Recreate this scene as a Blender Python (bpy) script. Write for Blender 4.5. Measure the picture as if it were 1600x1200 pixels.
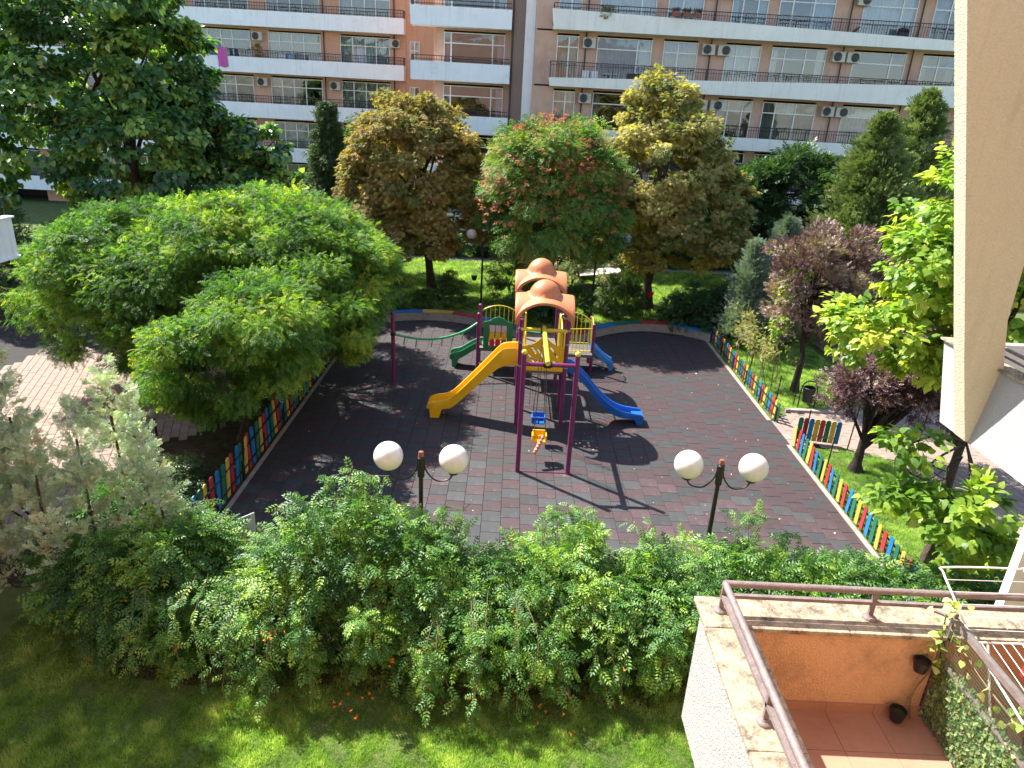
import bpy, math, random
import numpy as np
from mathutils import Vector, Matrix

for o in list(bpy.data.objects):
    bpy.data.objects.remove(o)
SC = bpy.context.scene
COL = SC.collection
random.seed(11)
R = np.random.default_rng(11)
rad = math.radians

# ------------------------------------------------------------------ camera
PITCH, ROLL, YAW = 21.71, 3.148, 0.635
th, ro, ps = rad(PITCH), rad(ROLL), rad(YAW)
fw = Vector((math.sin(ps) * math.cos(th), math.cos(ps) * math.cos(th), -math.sin(th)))
rt = Vector((math.cos(ps), -math.sin(ps), 0))
up = rt.cross(fw)
cx = math.cos(ro) * rt + math.sin(ro) * up
cy = -math.sin(ro) * rt + math.cos(ro) * up
cam_d = bpy.data.cameras.new('camera')
cam = bpy.data.objects.new('camera', cam_d)
COL.objects.link(cam)
M4 = Matrix((cx, cy, -fw)).transposed().to_4x4()
M4.translation = Vector((0, 0, 10.1))
cam.matrix_world = M4
cam_d.sensor_width = 36
cam_d.lens = 1105 / 1600 * 36
cam_d.clip_start = 0.05
cam_d.clip_end = 1500
SC.camera = cam

# ------------------------------------------------------------------ world, sun, exposure
W = bpy.data.worlds.new('World')
SC.world = W
W.use_nodes = True
nt = W.node_tree
sky = nt.nodes.new('ShaderNodeTexSky')
sky.sky_type = 'NISHITA'
sky.sun_disc = False
sky.sun_elevation = rad(50.2)
sky.sun_rotation = rad(-52)
sky.altitude = 400
bg = nt.nodes['Background']
bg.inputs[1].default_value = 0.125
nt.links.new(sky.outputs[0], bg.inputs[0])
sun_d = bpy.data.lights.new('sun', 'SUN')
sun_d.energy = 5.0
sun_d.angle = rad(0.5)
sun_d.color = (1.0, 0.95, 0.87)
sun = bpy.data.objects.new('sun', sun_d)
COL.objects.link(sun)
sun.rotation_euler = Vector((0.656, -0.513, -1.0)).to_track_quat('-Z', 'Y').to_euler()
sun.location = (-30, 25, 60)
SC.view_settings.view_transform = 'Standard'
SC.view_settings.look = 'None'
SC.view_settings.gamma = 1
SC.view_settings.use_curve_mapping = False
SC.view_settings.exposure = 1.55
SC.render.engine = 'CYCLES'
SC.cycles.max_bounces = 8
SC.cycles.transparent_max_bounces = 12

# ------------------------------------------------------------------ materials
def newmat(name):
    m = bpy.data.materials.new(name)
    m.use_nodes = True
    return m, m.node_tree, m.node_tree.nodes['Principled BSDF']

def N(t, kind, **kw):
    n = t.nodes.new('ShaderNode' + kind)
    for k, v in kw.items():
        setattr(n, k, v)
    return n

def c4(c):
    return (c[0], c[1], c[2], 1)

def pmat(name, col, rough=.6, col2=None, nscale=3., bump=0., bscale=60., metal=0., spec=.4,
         dirt=None, dscale=1.2, dlo=.5, dhi=.7, objrand=0., coat=0.):
    m, t, b = newmat(name)
    L = t.links
    tc = N(t, 'TexCoord')
    if col2 is None:
        col2 = tuple(x * .8 for x in col)
    n1 = N(t, 'TexNoise'); n1.inputs['Scale'].default_value = nscale; n1.inputs['Detail'].default_value = 8
    n1.inputs['Roughness'].default_value = .65
    L.new(tc.outputs['Object'], n1.inputs['Vector'])
    r1 = N(t, 'ValToRGB'); r1.color_ramp.elements[0].position = .35; r1.color_ramp.elements[1].position = .65
    r1.color_ramp.elements[0].color = c4(col2); r1.color_ramp.elements[1].color = c4(col)
    L.new(n1.outputs['Fac'], r1.inputs['Fac'])
    out = r1.outputs['Color']
    if dirt is not None:
        n2 = N(t, 'TexNoise'); n2.inputs['Scale'].default_value = dscale; n2.inputs['Detail'].default_value = 10
        n2.inputs['Roughness'].default_value = .75
        L.new(tc.outputs['Object'], n2.inputs['Vector'])
        r2 = N(t, 'ValToRGB'); r2.color_ramp.elements[0].position = dlo; r2.color_ramp.elements[1].position = dhi
        L.new(n2.outputs['Fac'], r2.inputs['Fac'])
        mx = N(t, 'MixRGB'); mx.inputs['Color2'].default_value = c4(dirt)
        L.new(r2.outputs['Color'], mx.inputs['Fac']); L.new(out, mx.inputs['Color1'])
        out = mx.outputs['Color']
    if objrand:
        oi = N(t, 'ObjectInfo')
        mr = N(t, 'MapRange'); mr.inputs[3].default_value = 1 - objrand; mr.inputs[4].default_value = 1 + objrand
        L.new(oi.outputs['Random'], mr.inputs[0])
        mul = N(t, 'VectorMath', operation='SCALE')
        L.new(out, mul.inputs[0]); L.new(mr.outputs[0], mul.inputs['Scale'])
        out = mul.outputs[0]
    L.new(out, b.inputs['Base Color'])
    b.inputs['Roughness'].default_value = rough
    b.inputs['Metallic'].default_value = metal
    b.inputs['Specular IOR Level'].default_value = spec
    b.inputs['Coat Weight'].default_value = coat
    if bump:
        n3 = N(t, 'TexNoise'); n3.inputs['Scale'].default_value = bscale; n3.inputs['Detail'].default_value = 4
        L.new(tc.outputs['Object'], n3.inputs['Vector'])
        bp = N(t, 'Bump'); bp.inputs['Strength'].default_value = bump; bp.inputs['Distance'].default_value = .02
        L.new(n3.outputs['Fac'], bp.inputs['Height']); L.new(bp.outputs[0], b.inputs['Normal'])
    return m

def streaks(m, col, amount=.45):
    t = m.node_tree; b = t.nodes['Principled BSDF']; L = t.links
    src = b.inputs['Base Color'].links[0].from_socket
    tc = N(t, 'TexCoord'); mp = N(t, 'Mapping'); mp.inputs['Scale'].default_value = (3.2, 3.2, .22)
    n = N(t, 'TexNoise'); n.inputs['Scale'].default_value = 1.6; n.inputs['Detail'].default_value = 6; n.inputs['Roughness'].default_value = .7
    L.new(tc.outputs['Object'], mp.inputs[0]); L.new(mp.outputs[0], n.inputs['Vector'])
    r_ = N(t, 'ValToRGB'); r_.color_ramp.elements[0].position = .52; r_.color_ramp.elements[1].position = .78
    r_.color_ramp.elements[1].color = (amount, amount, amount, 1)
    L.new(n.outputs['Fac'], r_.inputs['Fac'])
    mx = N(t, 'MixRGB'); mx.inputs['Color2'].default_value = c4(col)
    L.new(r_.outputs['Color'], mx.inputs['Fac']); L.new(src, mx.inputs['Color1']); L.new(mx.outputs['Color'], b.inputs['Base Color'])

def leafmat(name, cols, trans=.35, rough=.5, spec=.35, nscale=.5, namp=.25):
    """leaf colour from the per-leaf attribute 'tone', bent by a slow noise; part of the light passes through"""
    cols = [tuple(min(.8, q * 1.28) for q in c) for c in cols]
    m, t, b = newmat(name)
    L = t.links
    at = N(t, 'Attribute', attribute_name='tone')
    tc = N(t, 'TexCoord')
    n1 = N(t, 'TexNoise'); n1.inputs['Scale'].default_value = nscale; n1.inputs['Detail'].default_value = 3
    L.new(tc.outputs['Object'], n1.inputs['Vector'])
    ma = N(t, 'Math', operation='MULTIPLY_ADD'); ma.inputs[1].default_value = namp * 2; ma.inputs[2].default_value = -namp
    L.new(n1.outputs['Fac'], ma.inputs[0])
    ad = N(t, 'Math', operation='ADD', use_clamp=True)
    L.new(at.outputs['Fac'], ad.inputs[0]); L.new(ma.outputs[0], ad.inputs[1])
    r = N(t, 'ValToRGB')
    els = r.color_ramp.elements
    els[0].color = c4(cols[0]); els[1].color = c4(cols[-1]); els[1].position = 1
    for i, c in enumerate(cols[1:-1]):
        e = els.new((i + 1) / (len(cols) - 1)); e.color = c4(c)
    L.new(ad.outputs[0], r.inputs['Fac'])
    L.new(r.outputs['Color'], b.inputs['Base Color'])
    b.inputs['Roughness'].default_value = rough
    b.inputs['Specular IOR Level'].default_value = spec
    tr = N(t, 'BsdfTranslucent')
    gm = N(t, 'VectorMath', operation='MULTIPLY'); gm.inputs[1].default_value = (1.5, 1.7, .6)
    L.new(r.outputs['Color'], gm.inputs[0]); L.new(gm.outputs[0], tr.inputs['Color'])
    mx = N(t, 'MixShader'); mx.inputs[0].default_value = trans
    L.new(b.outputs[0], mx.inputs[1]); L.new(tr.outputs[0], mx.inputs[2])
    L.new(mx.outputs[0], t.nodes['Material Output'].inputs['Surface'])
    return m

def plastic(name, col, rough=.38):
    return pmat(name, col, rough=rough, col2=tuple(x * .86 for x in col), nscale=1.5, bump=.05, bscale=25, spec=.45,
                dirt=tuple(x * .6 + .03 for x in col), dscale=4, dlo=.6, dhi=.8)

MAT = {}
MAT['tile_red'] = pmat('rubber_red', (.072, .045, .047), .66, (.053, .035, .038), 14, .5, 120, spec=.3, dirt=(.12, .105, .105), dscale=1.6, dlo=.56, dhi=.85, objrand=.2)
MAT['tile_grey'] = pmat('rubber_grey', (.053, .053, .054), .66, (.042, .043, .045), 14, .5, 120, spec=.3, dirt=(.115, .105, .105), dscale=1.6, dlo=.56, dhi=.85, objrand=.2)
MAT['joint'] = pmat('joint_dark', (.035, .03, .03), .95)
MAT['paver'] = pmat('paver_pink', (.33, .25, .205), .85, (.26, .195, .16), 9, .4, 60, spec=.2, dirt=(.25, .2, .17), dscale=1.1, objrand=.14)
MAT['soil'] = pmat('soil', (.06, .042, .028), .95, (.035, .025, .017), 4, .8, 20, spec=.1, dirt=(.05, .065, .02), dscale=1.5, dlo=.5, dhi=.62)
MAT['lawn'] = pmat('lawn_ground', (.12, .15, .05), .95, (.07, .10, .03), 2.6, .8, 30, spec=.1, dirt=(.15, .13, .06), dscale=.7, dlo=.55, dhi=.8)
MAT['concrete'] = pmat('concrete', (.36, .30, .25), .9, (.28, .235, .2), 5, .3, 60, spec=.2, dirt=(.18, .15, .12), dscale=2)
MAT['purple'] = plastic('purple_paint', (.17, .028, .115), .32)
MAT['yellow'] = plastic('yellow_plastic', (.80, .46, .012))
MAT['lemon'] = plastic('lemon_paint', (.72, .58, .05))
MAT['orange'] = plastic('orange_plastic', (.54, .19, .075), .5)
MAT['blue'] = plastic('blue_plastic', (.012, .12, .48))
MAT['skyblue'] = plastic('light_blue_plastic', (.05, .25, .6))
MAT['green'] = plastic('green_plastic', (.02, .19, .085))
MAT['rope_green'] = plastic('green_beam', (.05, .32, .14))
MAT['red'] = plastic('red_plastic', (.62, .02, .015))
MAT['pale'] = plastic('pale_pink_plastic', (.62, .48, .47))
MAT['steel'] = pmat('zinc_steel', (.4, .4, .42), .4, metal=.8)
MAT['black'] = pmat('black_iron', (.018, .017, .018), .45, bump=.1, bscale=40)
MAT['rust'] = pmat('rusty_cap', (.26, .09, .05), .8)
MAT['rope'] = pmat('rope', (.12, .11, .1), .9)
MAT['deck'] = pmat('deck_board', (.14, .12, .1), .8)
def globe_mat():
    m, t, b = newmat('opal_globe')
    tc = N(t, 'TexCoord'); n1 = N(t, 'TexNoise'); n1.inputs['Scale'].default_value = 3
    t.links.new(tc.outputs['Object'], n1.inputs['Vector'])
    r1 = N(t, 'ValToRGB'); r1.color_ramp.elements[0].color = (.62, .60, .54, 1); r1.color_ramp.elements[1].color = (.76, .75, .71, 1)
    n1.inputs['Detail'].default_value = 9; r1.color_ramp.elements[0].position = .3; r1.color_ramp.elements[1].position = .6
    t.links.new(n1.outputs['Fac'], r1.inputs['Fac']); t.links.new(r1.outputs[0], b.inputs['Base Color'])
    b.inputs['Roughness'].default_value = .22
    b.inputs['Subsurface Weight'].default_value = .45
    b.inputs['Subsurface Radius'].default_value = (.25, .24, .22)
    b.inputs['Subsurface Scale'].default_value = .3
    return m
MAT['globe'] = globe_mat()
MAT['dglobe'] = pmat('dusty_opal', (.42, .40, .34), .4, (.33, .31, .27), 6)
for k, c in dict(f_yellow=(.62, .40, .07), f_red=(.42, .035, .045), f_blue=(.015, .17, .42), f_green=(.018, .15, .09)).items():
    MAT[k] = pmat('picket_' + k[2:], c, .5, tuple(x * .8 for x in c), 6, .15, 30, dirt=(.3, .27, .22), dscale=7, dlo=.62, dhi=.85, objrand=.13)
# buildings
MAT['pink'] = pmat('pink_render', (.62, .40, .30), .9, (.56, .355, .265), 1.2, .25, 50, spec=.15, dirt=(.38, .22, .17), dscale=.5, dlo=.5, dhi=.8)
MAT['salmon'] = pmat('salmon_render', (.66, .38, .26), .9, (.60, .345, .235), 1.2, .25, 50, spec=.15)
MAT['offwhite'] = pmat('white_render', (.86, .87, .88), .9, (.80, .81, .82), .8, .3, 50, spec=.15, dirt=(.55, .54, .52), dscale=1.4, dlo=.55, dhi=.85)
MAT['cream'] = pmat('cream_render', (.82, .79, .72), .9, (.76, .73, .66), .8, .3, 50, spec=.15, dirt=(.55, .52, .47), dscale=1.2, dlo=.55, dhi=.85)
MAT['brownwall_shaded'] = pmat('brown_render_shaded', (.30, .21, .17), .9, (.27, .19, .15), 1, .2, 50, spec=.15)  # dark brown: shade of the wall beside the column put into its colour
MAT['upvc'] = pmat('white_window_frame', (.78, .77, .75), .4, (.72, .71, .69), 4)
MAT['brownmetal'] = pmat('brown_metal', (.05, .03, .028), .5)
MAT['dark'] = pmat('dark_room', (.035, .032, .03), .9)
MAT['ac'] = pmat('ac_casing', (.55, .53, .48), .5, (.46, .44, .40), 5)
MAT['stucco_w'] = pmat('white_stucco', (.44, .425, .40), .95, (.37, .36, .335), 40, 1.0, 55, spec=.15, dirt=(.40, .38, .35), dscale=1.6, dlo=.56, dhi=.9)
MAT['stucco_b'] = pmat('beige_stucco', (.66, .60, .44), .95, (.57, .515, .37), 34, 1.0, 42, spec=.15, dirt=(.42, .34, .23), dscale=1.0, dlo=.56, dhi=.9)
MAT['stucco_o'] = pmat('orange_stucco', (.68, .44, .26), .95, (.60, .38, .22), 45, 1.0, 60, spec=.15, dirt=(.27, .18, .10), dscale=2.6, dlo=.46, dhi=.80)
MAT['coping'] = pmat('coping_stone', (.43, .36, .26), .9, (.32, .255, .17), 22, .5, 50, spec=.2, dirt=(.10, .088, .07), dscale=9, dlo=.44, dhi=.64)
MAT['railpaint'] = pmat('mauve_rail', (.22, .175, .17), .5, (.15, .12, .115), 14, .3, 60, dirt=(.08, .05, .04), dscale=8, dlo=.58, dhi=.8)
MAT['terra'] = pmat('terracotta_tile', (.42, .225, .15), .7, (.36, .19, .125), 5, .1, 30, dirt=(.30, .15, .10), dscale=2.5)
MAT['whitewire'] = pmat('white_wire', (.78, .78, .76), .35)
MAT['bark'] = pmat('bark', (.11, .085, .065), .95, (.055, .042, .034), 12, 1.0, 25, spec=.1)
MAT['bark_dark'] = pmat('bark_dark', (.05, .04, .035), .95, (.028, .022, .02), 12, 1.0, 25, spec=.1)
MAT['stem'] = pmat('vine_stem', (.20, .16, .10), .9, (.13, .10, .06), 12)
streaks(MAT['offwhite'], (.45, .45, .44), .45); streaks(MAT['cream'], (.46, .43, .38), .45)
streaks(MAT['pink'], (.34, .20, .15), .5); streaks(MAT['salmon'], (.38, .20, .13), .5)
streaks(MAT['stucco_b'], (.42, .36, .26), .35); streaks(MAT['stucco_w'], (.30, .28, .25), .4); streaks(MAT['stucco_o'], (.30, .2, .12), .5)
def glass_mat():
    m, t, b = newmat('window_glass')
    g = N(t, 'BsdfGlossy'); g.inputs['Roughness'].default_value = .02; g.inputs['Color'].default_value = (.9, .93, .97, 1)
    tr = N(t, 'BsdfTransparent'); tr.inputs['Color'].default_value = (.72, .76, .76, 1)
    fr = N(t, 'Fresnel'); fr.inputs['IOR'].default_value = 1.6
    ma = N(t, 'Math', operation='MULTIPLY_ADD', use_clamp=True); ma.inputs[1].default_value = 1.1; ma.inputs[2].default_value = .06
    t.links.new(fr.outputs[0], ma.inputs[0])
    tc = N(t, 'TexCoord'); n1 = N(t, 'TexNoise'); n1.inputs['Scale'].default_value = .9
    bp = N(t, 'Bump'); bp.inputs['Strength'].default_value = .12; bp.inputs['Distance'].default_value = .1
    t.links.new(tc.outputs['Object'], n1.inputs['Vector']); t.links.new(n1.outputs['Fac'], bp.inputs['Height'])
    t.links.new(bp.outputs[0], g.inputs['Normal'])
    mx = N(t, 'MixShader')
    t.links.new(ma.outputs[0], mx.inputs[0]); t.links.new(tr.outputs[0], mx.inputs[1]); t.links.new(g.outputs[0], mx.inputs[2])
    t.links.new(mx.outputs[0], t.nodes['Material Output'].inputs['Surface'])
    return m
MAT['glass'] = glass_mat()
CURT = [pmat('curtain_' + n, c, .9) for n, c in [('white', (.70, .72, .74)), ('ecru', (.55, .52, .45)), ('grey', (.30, .31, .33)), ('lilac', (.38, .33, .42)), ('blue', (.36, .47, .60))]]

# ------------------------------------------------------------------ mesh helpers
class MB:
    def __init__(s):
        s.v = []; s.f = []; s.m = []
    def add(s, vs, fs, mi=0):
        o = len(s.v)
        s.v += [tuple(p) for p in vs]
        s.f += [tuple(i + o for i in f) for f in fs]
        s.m += [mi] * len(fs)
        return s
    def box(s, a, b, mi=0):
        x0, y0, z0 = a; x1, y1, z1 = b
        vs = [(x0, y0, z0), (x1, y0, z0), (x1, y1, z0), (x0, y1, z0), (x0, y0, z1), (x1, y0, z1), (x1, y1, z1), (x0, y1, z1)]
        return s.add(vs, [(3, 2, 1, 0), (4, 5, 6, 7), (0, 1, 5, 4), (1, 2, 6, 5), (2, 3, 7, 6), (3, 0, 4, 7)], mi)
    def obox(s, c, size, rz=0, mi=0):
        hx, hy, hz = [q / 2 for q in size]
        ca, sa = math.cos(rz), math.sin(rz)
        vs = []
        for z in (-hz, hz):
            for x, y in ((-hx, -hy), (hx, -hy), (hx, hy), (-hx, hy)):
                vs.append((c[0] + x * ca - y * sa, c[1] + x * sa + y * ca, c[2] + z))
        return s.add(vs, [(3, 2, 1, 0), (4, 5, 6, 7), (0, 1, 5, 4), (1, 2, 6, 5), (2, 3, 7, 6), (3, 0, 4, 7)], mi)
    def tube(s, pts, r, seg=8, mi=0, cap=True):
        pts = [Vector(p) for p in pts]
        n = len(pts)
        rr = r if isinstance(r, (list, tuple)) else [r] * n
        vs = []; prev = None
        for i in range(n):
            t = (pts[min(i + 1, n - 1)] - pts[max(i - 1, 0)]).normalized()
            if prev is None:
                a = Vector((1, 0, 0)) if abs(t.x) < .9 else Vector((0, 1, 0))
                u = t.cross(a).normalized()
            else:
                u = (prev - t * prev.dot(t)).normalized()
            prev = u; w = t.cross(u)
            for k in range(seg):
                a = 2 * math.pi * k / seg
                vs.append(pts[i] + (u * math.cos(a) + w * math.sin(a)) * rr[i])
        fs = []
        for i in range(n - 1):
            for k in range(seg):
                k2 = (k + 1) % seg
                fs.append((i * seg + k, i * seg + k2, (i + 1) * seg + k2, (i + 1) * seg + k))
        if cap:
            fs.append(tuple(reversed(range(seg)))); fs.append(tuple(range((n - 1) * seg, n * seg)))
        return s.add(vs, fs, mi)
    def ball(s, c, r, seg=14, rings=8, mi=0, sz=1., zmin=-1.):
        vs = []; fs = []
        for i in range(rings + 1):
            a = math.pi * i / rings
            z = max(math.cos(a), zmin)
            q = math.sin(a) if math.cos(a) >= zmin else math.sqrt(max(0, 1 - zmin * zmin)) * .999 ** i
            for k in range(seg):
                b = 2 * math.pi * k / seg
                vs.append((c[0] + r * q * math.cos(b), c[1] + r * q * math.sin(b), c[2] + r * z * sz))
        for i in range(rings):
            for k in range(seg):
                k2 = (k + 1) % seg
                fs.append((i * seg + k, (i + 1) * seg + k, (i + 1) * seg + k2, i * seg + k2))
        return s.add(vs, fs, mi)
    def lathe(s, c, prof, seg=16, mi=0):
        vs = []; fs = []
        for r_, z in prof:
            for k in range(seg):
                b = 2 * math.pi * k / seg
                vs.append((c[0] + r_ * math.cos(b), c[1] + r_ * math.sin(b), c[2] + z))
        for i in range(len(prof) - 1):
            for k in range(seg):
                k2 = (k + 1) % seg
                fs.append((i * seg + k, i * seg + k2, (i + 1) * seg + k2, (i + 1) * seg + k))
        return s.add(vs, fs, mi)
    def build(s, name, mat, parent=None, smooth=False, kind=None, label=None, bevel=0):
        me = bpy.data.meshes.new(name)
        me.from_pydata(s.v, [], s.f)
        mats = mat if isinstance(mat, (list, tuple)) else [mat]
        for m in mats:
            me.materials.append(MAT[m] if isinstance(m, str) else m)
        if len(mats) > 1:
            me.polygons.foreach_set('material_index', s.m)
        if smooth:
            me.polygons.foreach_set('use_smooth', [True] * len(me.polygons))
            try:
                me.set_sharp_from_angle(angle=rad(40))
            except Exception:
                pass
        me.update()
        return link(name, me, parent, kind, label, bevel)

def link(name, me, parent=None, kind=None, label=None, bevel=0):
    o = bpy.data.objects.new(name, me)
    COL.objects.link(o)
    if parent is not None:
        o.parent = parent
        o.matrix_parent_inverse = parent.matrix_world.inverted() if False else Matrix.Translation(-parent.location) if parent.type == 'EMPTY' else Matrix.Identity(4)
    if kind:
        o['kind'] = kind
    if label:
        o['label'] = label
    if bevel:
        b = o.modifiers.new('bevel', 'BEVEL'); b.width = bevel; b.segments = 2; b.limit_method = 'ANGLE'
    return o

def thing(name, label, cat, loc=(0, 0, 0), group=None):
    o = bpy.data.objects.new(name, None)
    COL.objects.link(o)
    o.location = loc
    o.empty_display_size = .3
    o['label'] = label; o['category'] = cat
    if group:
        o['group'] = group
    return o

def tag(o, label, cat, group=None):
    o['label'] = label; o['category'] = cat
    if group:
        o['group'] = group
    return o

def copy_tree(root, shift, label=None):
    def cp(o, par):
        c = o.copy(); COL.objects.link(c)
        if par is not None:
            c.parent = par
        for ch in o.children:
            cp(ch, c)
        return c
    r = cp(root, None)
    r.location = Vector(root.location) + Vector(shift)
    if label:
        r['label'] = label
    return r

def crom(pts, k=4):
    P = [Vector(p) for p in pts]
    P = [P[0] * 2 - P[1]] + P + [P[-1] * 2 - P[-2]]
    out = []
    for i in range(1, len(P) - 2):
        for j in range(k):
            t = j / k
            out.append(.5 * ((2 * P[i]) + (P[i + 1] - P[i - 1]) * t + (2 * P[i - 1] - 5 * P[i] + 4 * P[i + 1] - P[i + 2]) * t * t +
                             (3 * P[i] - P[i - 1] - 3 * P[i + 1] + P[i + 2]) * t ** 3))
    out.append(P[-2])
    return out

def plate(name, outline, holes, thick, mat, parent, frame):
    """flat panel cut from an outline with real holes; frame = (origin, u, v) places it in space"""
    cu = bpy.data.curves.new(name, 'CURVE')
    cu.dimensions = '2D'; cu.fill_mode = 'BOTH'; cu.extrude = thick / 2
    for pl in [outline] + holes:
        sp = cu.splines.new('POLY'); sp.points.add(len(pl) - 1)
        for p, q in zip(sp.points, pl):
            p.co = (q[0], q[1], 0, 1)
        sp.use_cyclic_u = True
    tmp = bpy.data.objects.new('tmp', cu)
    me = bpy.data.meshes.new_from_object(tmp)
    bpy.data.objects.remove(tmp); bpy.data.curves.remove(cu)
    o_, u, v = [Vector(q) for q in frame]
    w = u.cross(v)
    mt = Matrix((u, v, w)).transposed().to_4x4(); mt.translation = o_
    me.transform(mt)
    me.name = name
    me.materials.clear(); me.materials.append(MAT[mat])
    return link(name, me, parent)

# ------------------------------------------------------------------ leaf clouds
def fast_mesh(name, V, F, mat, tone=None, parent=None, kind=None, smooth=False):
    me = bpy.data.meshes.new(name)
    V = np.ascontiguousarray(V, dtype=np.float32); F = np.ascontiguousarray(F, dtype=np.int32)
    nf, k = F.shape
    me.vertices.add(len(V)); me.vertices.foreach_set('co', V.ravel())
    me.loops.add(nf * k); me.loops.foreach_set('vertex_index', F.ravel())
    me.polygons.add(nf)
    me.polygons.foreach_set('loop_start', np.arange(0, nf * k, k, dtype=np.int32))
    if tone is not None:
        a = me.attributes.new('tone', 'FLOAT', 'FACE')
        a.data.foreach_set('value', np.ascontiguousarray(tone, dtype=np.float32))
    me.materials.append(MAT[mat] if isinstance(mat, str) else mat)
    me.update(calc_edges=True)
    me.validate()
    return link(name, me, parent, kind)

def rhomb(p, d, w, l, zlift=0.):
    """one leaflet: 4 verts, 2 tris, folded a little along its midrib"""
    d = np.array(d, float); d /= np.linalg.norm(d)
    s = np.array([d[1], -d[0], 0.])
    s /= max(np.linalg.norm(s), 1e-6)
    p = np.array(p, float)
    tip = p + d * l + np.array([0, 0, -.12 * l])
    mid = p + d * l * .45
    a = mid + s * w / 2 + np.array([0, 0, .12 * w + zlift]); b = mid - s * w / 2 + np.array([0, 0, .12 * w + zlift])
    return [p, a, tip, b], [(0, 1, 2), (0, 2, 3)]

def tmpl(parts):
    V = []; F = []
    for v, f in parts:
        o = len(V); V += list(v); F += [tuple(i + o for i in t) for t in f]
    return np.array(V, float), np.array(F, int)

def T_pinnate(pairs=4, w=.16, l=.36):
    ps_ = []
    for i in range(pairs):
        y = .14 + .7 * i / (pairs - 1)
        k = 1 - .25 * abs(i / (pairs - 1) - .4)
        z = -.22 * y * y
        for sx in (-1, 1):
            ps_.append(rhomb((0, y, z), (sx, .55, -.18), w * k, l * k))
    ps_.append(rhomb((0, .86, -.18), (0, 1, -.3), w, l * .9))
    return tmpl(ps_)

def T_palmate(n=5, w=.26, l=.9):
    ps_ = []
    for i in range(n):
        a = rad(-75 + 150 * i / (n - 1))
        ps_.append(rhomb((0, 0, 0), (math.sin(a), math.cos(a), -.35), w, l * (1 - .25 * abs(a))))
    return tmpl(ps_)

def T_heart():
    o = [(0, 0), (.30, -.10), (.50, .14), (.44, .45), (.22, .78), (0, 1.05), (-.22, .78), (-.44, .45), (-.50, .14), (-.30, -.10)]
    V = [(0, .35, .0)] + [(x, y, -.22 * x * x * 2 + .12 * abs(x) - .30 * max(0, y - .3) ** 2 * 1.4) for x, y in o]
    F = [(0, i + 1, (i + 1) % 10 + 1) for i in range(10)]
    return np.array(V, float), np.array(F, int)[:, ::-1]

def T_heart6():
    o = [(0, 0), (.45, .08), (.40, .50), (0, 1.05), (-.40, .50), (-.45, .08)]
    V = [(x, y, .10 * abs(x) - .35 * max(0, y - .3) ** 2) for x, y in o]
    F = [(0, 1, 2), (0, 2, 3), (0, 3, 4), (0, 4, 5)]
    return np.array(V, float), np.array(F, int)

def T_twig(n=5, w=.22, l=.42):
    ps_ = []
    for i in range(n):
        y = .08 + .75 * i / n
        sx = -1 if i % 2 else 1
        ps_.append(rhomb((0, y, 0), (sx, .8, .25 * (i % 3 - 1)), w, l))
    ps_.append(rhomb((0, .8, 0), (0, 1, 0), w, l))
    return tmpl(ps_)

def T_needle(n=9, w=.15, l=.38):
    V = []; F = []
    V += [(-.03, 0, 0), (.03, 0, 0), (0, 1.1, 0)]; F.append((0, 1, 2))
    for i in range(n):
        y = .05 + .8 * i / n
        a = i * 2.4
        d = np.array([math.cos(a), .9, math.sin(a)]); d /= np.linalg.norm(d)
        o = len(V)
        V += [(0, y - w / 2, 0), (0, y + w / 2, 0), tuple(np.array([0, y, 0]) + d * l)]
        F.append((o, o + 1, o + 2))
    return np.array(V, float), np.array(F, int)

def unit(a):
    return a / np.maximum(np.linalg.norm(a, axis=1, keepdims=True), 1e-9)

def spray(name, T, pos, dirv, nrm, size, tone, mat, parent=None, kind=None):
    TV, TF = T
    n = len(pos); k = len(TV)
    d = unit(dirv)
    nn = nrm - d * np.sum(nrm * d, axis=1, keepdims=True)
    nn = unit(nn + 1e-5)
    s = np.cross(d, nn)
    V = pos[:, None, :] + size[:, None, None] * (TV[None, :, 0, None] * s[:, None, :] + TV[None, :, 1, None] * d[:, None, :] + TV[None, :, 2, None] * nn[:, None, :])
    F = TF[None] + (np.arange(n) * k)[:, None, None]
    return fast_mesh(name, V.reshape(-1, 3), F.reshape(-1, 3), mat, np.repeat(tone, len(TF)), parent, kind)

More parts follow.
